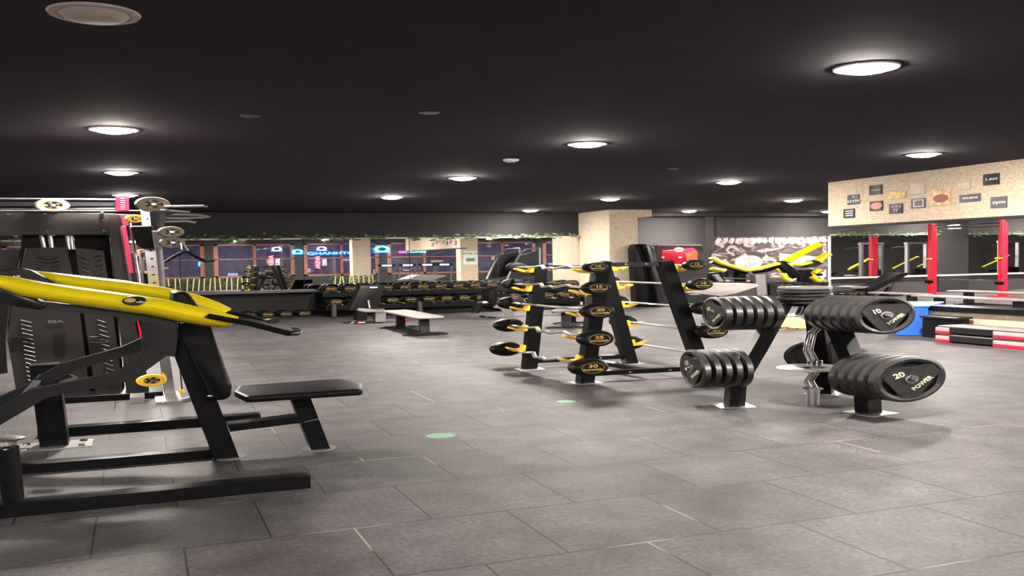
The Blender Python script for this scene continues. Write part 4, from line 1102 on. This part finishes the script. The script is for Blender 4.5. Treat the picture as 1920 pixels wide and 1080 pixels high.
# ------------------------------------------------------------------ signs on the bulkhead
def sign(px, w, h, base, txt, tm, lab, deco=None):
    p = atu(px[0], px[1], BU-.02); t = thing('wall_sign', p, lab, 'sign', 'small motivational signs on the bulkhead')
    v0 = atu(px[0]-w/2, px[1], BU).y; v1 = atu(px[0]+w/2, px[1], BU).y; hh = abs(atu(px[0], px[1]-h/2, BU).z-atu(px[0], px[1]+h/2, BU).z)
    MB().wbox(BU-.03, BU-.001, min(v0, v1), max(v0, v1), p.z-hh/2, p.z+hh/2, .002).build('board', base, t)
    W_ = abs(v1-v0)/WIDE
    lines = txt.split('|') if txt else []
    for i, s_ in enumerate(lines):
        sz = min(hh*.75/len(lines), W_*1.5/max(2, len(s_)))
        lettering(s_, sz, (BU-.034, p.y, p.z+(len(lines)/2-.5-i)*hh*.8/len(lines)), (0, -1, 0), (0, 0, 1), tm, t, 'sign_lettering')
    if deco: deco(t, p, W_, hh)
    return t
SK = mk('sign black', (.02, .02, .022), .5, 0, .1, 9); SG = mk('sign grey', (.12, .10, .11), .5, 0, .1, 9)
SW = mk('sign cream', (.72, .58, .50), .6, 0, .1, 9); SO = mk('orange print sign', (.80, .50, .24), .5, 0, .35, 9); STEAL = mk('dark teal', (.03, .06, .09), .5, 0, .1, 9)
sign((1601, 374), 21, 18, STEAL, '*|GYM', CREAMP, 'square dark teal sign with cream symbols, above the leftmost striped sign')
def stripes(t, p, W_, hh):
    m = MB()
    for k in (-1, 0, 1): m.box((BU-.034, p.y, p.z+k*hh*.24), (.003, W_*.68, hh*.09))
    m.build('white_lines', WHITE, t)
sign((1593, 400), 20, 17, SK, '', WHITE, 'small black sign with three white lines, lowest on the left of the bulkhead', stripes)
sign((1643, 356), 23, 18, SK, 'workout', WHITE, 'black sign with one thin white word, second from the left at the top')
def oval(t, p, W_, hh):
    MB().lathe((BU-.033, p.y, p.z), (-1, 0, 0), [(hh*.36, 0), (hh*.36, .003)], 20).build('red_oval', PINK, t)
sign((1644, 386), 23, 18, SK, '', WHITE, 'black sign with a red oval emblem', oval)
sign((1682, 366), 33, 13, SO, 'GAIN', mk('sign yellow', (.9, .75, .15), .5), 'orange sign shaped as a strip of yellow lettering')
sign((1681, 391), 24, 18, SK, 'ON|IT', mk('sign lilac', (.6, .35, .6), .5), 'black sign with lilac lettering under the orange strip')
def frm(t, p, W_, hh):
    m = MB()
    for k in (-1, 1): m.box((BU-.034, p.y, p.z+k*hh*.33), (.003, W_*.7, hh*.07)); m.box((BU-.034, p.y+k*W_*.33*WIDE, p.z), (.003, W_*.06, hh*.66))
    m.build('inner_frame', WHITE, t)
sign((1722, 353), 26, 20, SW, '', WHITE, 'plain pinkish cream square sign above the grey framed one')
sign((1723, 381), 26, 18, SG, '', WHITE, 'grey sign with a cream inner square, below the plain cream one', frm)
def cross(t, p, W_, hh):
    m = MB()
    for s_ in (-1, 1): m.box((BU-.034, p.y, p.z), (.003, W_*.9, hh*.10), M=Matrix.Rotation(s_*.8, 3, 'X'))
    m.build('crossed_lines', CREAMP, t)
    MB().lathe((BU-.036, p.y, p.z-.02), (-1, 0, 0), [(hh*.26, 0), (hh*.26, .002)], 14).build('brown_shape', mk('sign brown', (.32, .08, .06), .5), t)
sign((1765, 370), 38, 30, SO, '', WHITE, 'largest sign, cream and orange with crossed lines, centre of the bulkhead', cross)
sign((1807, 346), 27, 19, mk('sign sand', (.62, .52, .36), .5), '535', CREAMP, 'sand coloured sign with pale figures above the word sign')
sign((1820, 371), 39, 14, SG, 'BELIEVE', WHITE, 'wide grey sign reading BELIEVE')
sign((1860, 336), 30, 21, SK, 'I AM', WHITE, 'black sign reading I AM, highest on the right')
sign((1874, 379), 30, 21, SG, 'gym', WHITE, 'dark grey sign with a tiny white word, lowest on the right')

# ------------------------------------------------------------------ behind the camera: what the mirrors show
def mv(x, y, v):
    """real place of a thing whose image in the back mirror was measured at pixel x, y"""
    q = atv(x, y, 2*(VM-.03)-v); return Vector((q.x, v, q.z))
VN = VF+.25
def neon(txt, px, size, m, lab, right=(1, 0, 0), up=(0, 0, 1), st=1.):
    c = mv(*px, VN); t = thing('neon_sign', c, lab, 'neon sign', 'lit signs hanging in the street windows')
    MB().box((c.x, VN-.12, c.z), (.02, .1, .02)).build('mount', BLACK, t)
    lettering(txt, size, c, right, up, m, t, 'lit_letters', .01, st)
    return t
def neon_oval(px, R, m, lab, m2=None):
    c = mv(*px, VN); t = thing('neon_sign', c, lab, 'neon sign', 'lit signs hanging in the street windows')
    MB().lathe(c, (0, 1, 0), [(R*.6, 0), (R, 0), (R, .02), (R*.6, .02), (R*.6, 0)], 30).build('lit_ring', m, t)
    MB().wbox(c.x-R*WIDE*1.1, c.x+R*WIDE*1.1, VN, VN+.06, c.z-R*1.05, c.z-R*.85).build('lit_underline', m2 or NEONB, t)
    return t
neon_oval((558, 472), .16, NEONC, 'cyan dome shaped neon in the window left of the blue letters')
neon('QHANHTO', (621, 475), .26, NEONB, 'blue neon letters across the street window', st=1.1)
neon_oval((603, 466), .15, NEONW, 'pinkish oval lit sign above the red upright letters')
neon('ARENA', (596, 492), .20, NEONR, 'red upright lit word on the right banner', (0, 0, 1), (-1, 0, 0), 1.4)
neon('OSG', (609, 492), .17, NEONW, 'white upright lit letters beside the right red word', (0, 0, 1), (-1, 0, 0), 1.4)
neon_oval((519, 467), .15, NEONW, 'pinkish oval lit sign above the left banner')
neon('ARENA', (509, 491), .20, NEONR, 'red upright lit word on the left banner', (0, 0, 1), (-1, 0, 0), 1.4)
neon('OSG', (521, 491), .17, NEONW, 'white upright lit letters beside the left red word', (0, 0, 1), (-1, 0, 0), 1.4)
neon_oval((716, 467), .24, NEONC, 'large cyan dome neon right of the mirrored column')
neon('KR', (755, 473), .2, NEONM, 'magenta neon letters right of the cyan dome')
neon('IONIS', (783, 472), .22, NEONC, 'cyan neon letters at the right end of the street windows')
for i, (x0, x1, z0, z1, m) in enumerate([(3, 7, .9, 1.5, WARMW), (9, 12, 1.0, 1.5, LEDB), (13.5, 16, .9, 1.4, WARMW), (19, 23, 1., 1.6, LEDB), (-5, -1, .9, 1.4, WARMW)]):
    pass
bd = thing('street_facade', (8, -17.5, 0), 'dark building front across the street outside the windows', 'building')
MB().wbox(-24, 46, -17.8, -17.5, -.2, 5).build('wall', NIGHT, bd)
for i in range(22):
    x = -16+i*2.6+random.uniform(-.5, .5); z = random.uniform(.7, 2.1)
    MB().wbox(x, x+random.uniform(.4, 1.5), -17.5, -17.46, z, z+random.uniform(.08, .35)).build('lit_window', random.choice([WARMW, LEDB, WARMW, NEONB]), bd)
MB().wbox(-24, 46, -17.5, VF-.3, -.25, -.2).build('pavement', NIGHT, bd)
# columns behind the camera
def back_column(x0, x1, v, lab, notice=False):
    a = mv(x0, 480, v); b = mv(x1, 480, v)
    t = thing('column', ((a.x+b.x)/2, v-.5, 0), lab, 'column')
    MB().wbox(a.x, b.x, v-1.0, v, 0, HC).build('shaft', CREAM, t)
    if notice:
        c = mv(882, 484, v+.02); n = MB().wbox(c.x-.5, c.x+.5, v, v+.03, c.z-.42, c.z+.48).build('paper_notice', WHITE, t)
        lettering('NO MORE', .1, (c.x, v+.04, c.z+.3), (-1, 0, 0), (0, 0, 1), BLACK, n)
        MB().wbox(c.x-.3, c.x+.3, v+.03, v+.045, c.z-.2, c.z+.0).build('green_print', GREENP, n)
    return t
back_column(661, 695, -9.5, 'cream column behind the camera, seen in the back mirror left of the cyan dome sign')
back_column(864, 896, -3.2, 'cream column with a paper notice, seen in the back mirror above the dumbbells', True)
# planter fences with bamboo sticks
def planter(x0, x1, v, zt, n, lab):
    a = mv(x0, 520, v); b = mv(x1, 520, v)
    t = thing('bamboo_planter', ((a.x+b.x)/2, v, 0), lab, 'planter')
    MB().wbox(a.x, b.x, v-.5, v-.1, .04, .14, .01).build('trough', BLACK2, t)
    hd = MB()
    for k in range(int((b.x-a.x)*260)):
        q = Vector((random.uniform(a.x, b.x), random.uniform(v-.5, v-.08), random.uniform(.1, zt-.02))); an = random.uniform(0, pi); s_ = .09
        ax = Vector((cos(an)*s_, random.uniform(-.03, .03), sin(an)*s_*.42)); sd = Vector((-sin(an)*s_*.45, .02, cos(an)*s_*.2))
        hd._add([real(q-ax), real(q+sd), real(q+ax), real(q-sd)], [(0, 1, 2), (0, 2, 3)], False)
    tag(hd.build('foliage', LEAFD, t), kind='stuff')
    for k in range(n):
        x = a.x+(b.x-a.x)*(k+.5)/n; e = random.uniform(-.12, .12)
        MB().tube([Vector((x, v, 0)), Vector((x+e, v, zt+random.uniform(-.03, .04)))], .016, 8, (0, 1, 0)).build('bamboo_stick', BAMBOO, t)
    return t
planter(312, 470, -8.0, .82, 15, 'long planter with green leaves and pale bamboo sticks behind the camera, left in the mirror')
planter(622, 705, -8.2, .78, 9, 'short planter with bamboo sticks behind the camera, at the mirror centre')
# curved grey machine frames standing right of the camera's view
def arch(px, v, lab, k=1.):
    t = thing('arched_machine', mv(px, 530, v)*Vector((1, 1, 0)) if False else (mv(px, 530, v).x, v, 0), lab, 'gym machine', 'arched machines seen in the back mirror')
    P = lambda x, y: mv(x, y, v)
    MB().tube([P(px-33, 523), P(px-20, 495), P(px-8, 474), P(px+4, 467), P(px+28, 465)], .035, 12, (0, 1, 0)).build('arched_tube', STEELW, t)
    MB().tube([P(px+28, 465), P(px+28, 515)], .03, 10, (0, 1, 0)).build('rear_tube', STEELW, t)
    MB().prism([P(px-14, 480), P(px+26, 470), P(px+26, 515), P(px-30, 523)], Vector((0, -.3, 0))).build('shield', BLACK2, t)
    q = P(px, 520); MB().wbox(q.x-1, q.x+1, v-.9, v+.2, 0, .12).build('base', BLACK, t)
arch(984, -2.6, 'right arched machine with grey tube frame, seen in the mirror right of the noticed column')
arch(946, -4.2, 'left arched machine with grey tube frame, seen in the mirror right of the noticed column')
# leg press and treadmill like shapes seen between the columns
def treadmill(px, v, lab):
    q = mv(px, 530, v); t = thing('treadmill', (q.x, v, 0), lab, 'treadmill', 'treadmills behind the camera')
    MB().wbox(q.x-.6, q.x+.6, v-2., v+1.2, .05, .2, .01).build('deck', BLACK2, t)
    for s_ in (-1, 1):
        MB().beam([Vector((q.x+s_*.55, v-1.7, .1)), Vector((q.x+s_*.55, v-1.4, 1.35))], .04, .06).build('upright', GREYST, t)
        MB().tube([Vector((q.x+s_*.55, v-1.4, 1.1)), Vector((q.x+s_*.55, v-.4, 1.05))], .018, 8).build('handrail', RUBBER, t)
    MB().box((q.x, v-1.45, 1.42), (.5, .06, .22)).build('console', BLACK, t)
    MB().box((q.x, v-1.35, 1.43), (.3, .01, .12)).build('screen', LEDB, t)
for i, px in enumerate((735, 775, 812, 845)):
    treadmill(px, -6.2, '%s treadmill from the left in the back mirror, between the two columns' % ORD[i])

def tower(u, v, lab, m):
    t = thing('pulldown_tower', (u, v, 0), lab, 'gym machine', 'pulldown towers right of the view')
    for s_ in (-1, 1): MB().wbox(u+s_*.6-.06, u+s_*.6+.06, v-.1, v+.1, 0, 2.2).build('upright', m, t)
    MB().wbox(u-.7, u+.7, v-.12, v+.12, 2.12, 2.22).build('top_beam', m, t)
    MB().wbox(u-.35, u+.35, v-.1, v+.3, .15, .9).build('weight_stack', BLACK2, t)
    MB().tube([Vector((u-1.1, v-.5, 1.95)), Vector((u-.7, v-.5, 2.0)), Vector((u+.7, v-.5, 2.0)), Vector((u+1.1, v-.5, 1.95))], .016, 8).build('pull_bar', CHROME, t)
    MB().wbox(u-.4, u+.4, v-1.7, v-.9, .42, .5, .02).build('seat', PADG, t)
    MB().wbox(u-.08, u+.08, v-1.4, v-1.2, 0, .42).build('seat_post', m, t)
    MB().beam([Vector((u, v-1.6, .9)), Vector((u+.3, v-.2, 1.5))], .05, .05).build('lever', LIME, t)
    MB().tube([Vector((u-.5, v-.9, .72)), Vector((u+.5, v-.9, .72))], .06, 12).build('thigh_roller', VINYL, t)
    MB().wbox(u-.7, u+.7, v-1.7, v+.3, 0, .06).build('base', BLACK, t)
for (u, v, lab, m) in ((34.2, 20.0, 'nearest grey pulldown tower in the right hand mirror, left of the red rack', GREYST), (37.5, 19.5, 'second grey pulldown tower reflected in the right hand mirror', STEELW),
                       (39.0, 14.5, 'black pulldown tower reflected in the right hand mirror', BLACK2), (41.5, 21.5, 'silver pulldown tower reflected beyond the right upright of the red rack', STEELW),
                       (36.0, 12.0, 'silver pulldown tower farthest inside the right hand mirror', STEELW), (42.0, 16.5, 'grey pulldown tower standing by the far right wall', GREYST)):
    tower(u, v, lab, m)

# ------------------------------------------------------------------ camera, world, view
cd = bpy.data.cameras.new('camera'); cam = bpy.data.objects.new('camera', cd); COL.objects.link(cam)
cd.sensor_fit = 'HORIZONTAL'; cd.sensor_width = 36; cd.lens = 36*FPX/1920
cam.location = (CU, CV, CH)
fwd = Vector((SYW*cos(PIT), CYW*cos(PIT), -sin(PIT))); rt = Vector((CYW, -SYW, 0)); upv = rt.cross(fwd)
r2 = rt*cos(ROL)+upv*sin(ROL)*(1); u2 = -rt*sin(ROL)+upv*cos(ROL)
cd_sign = 1
# image right = rt rotated so that the horizon rises to the right
R2 = rt*cos(ROL)-upv*sin(ROL); U2 = rt*sin(ROL)+upv*cos(ROL)
cam.matrix_world = Matrix((R2, U2, -fwd)).transposed().to_4x4()
cam.location = (CU, CV, CH)
cd.shift_x = (960-PX)/1920; cd.shift_y = (PY-540)/1920
cd.clip_start = .05; cd.clip_end = 200
S.camera = cam
w = bpy.data.worlds.new('world'); S.world = w; w.use_nodes = True
w.node_tree.nodes['Background'].inputs[0].default_value = (.16, .13, .42, 1)
w.node_tree.nodes['Background'].inputs[1].default_value = .6
S.view_settings.view_transform = 'Standard'; S.view_settings.look = 'None'
S.view_settings.exposure = .5; S.view_settings.gamma = 1
try: S.view_settings.use_curve_mapping = False
except Exception: pass
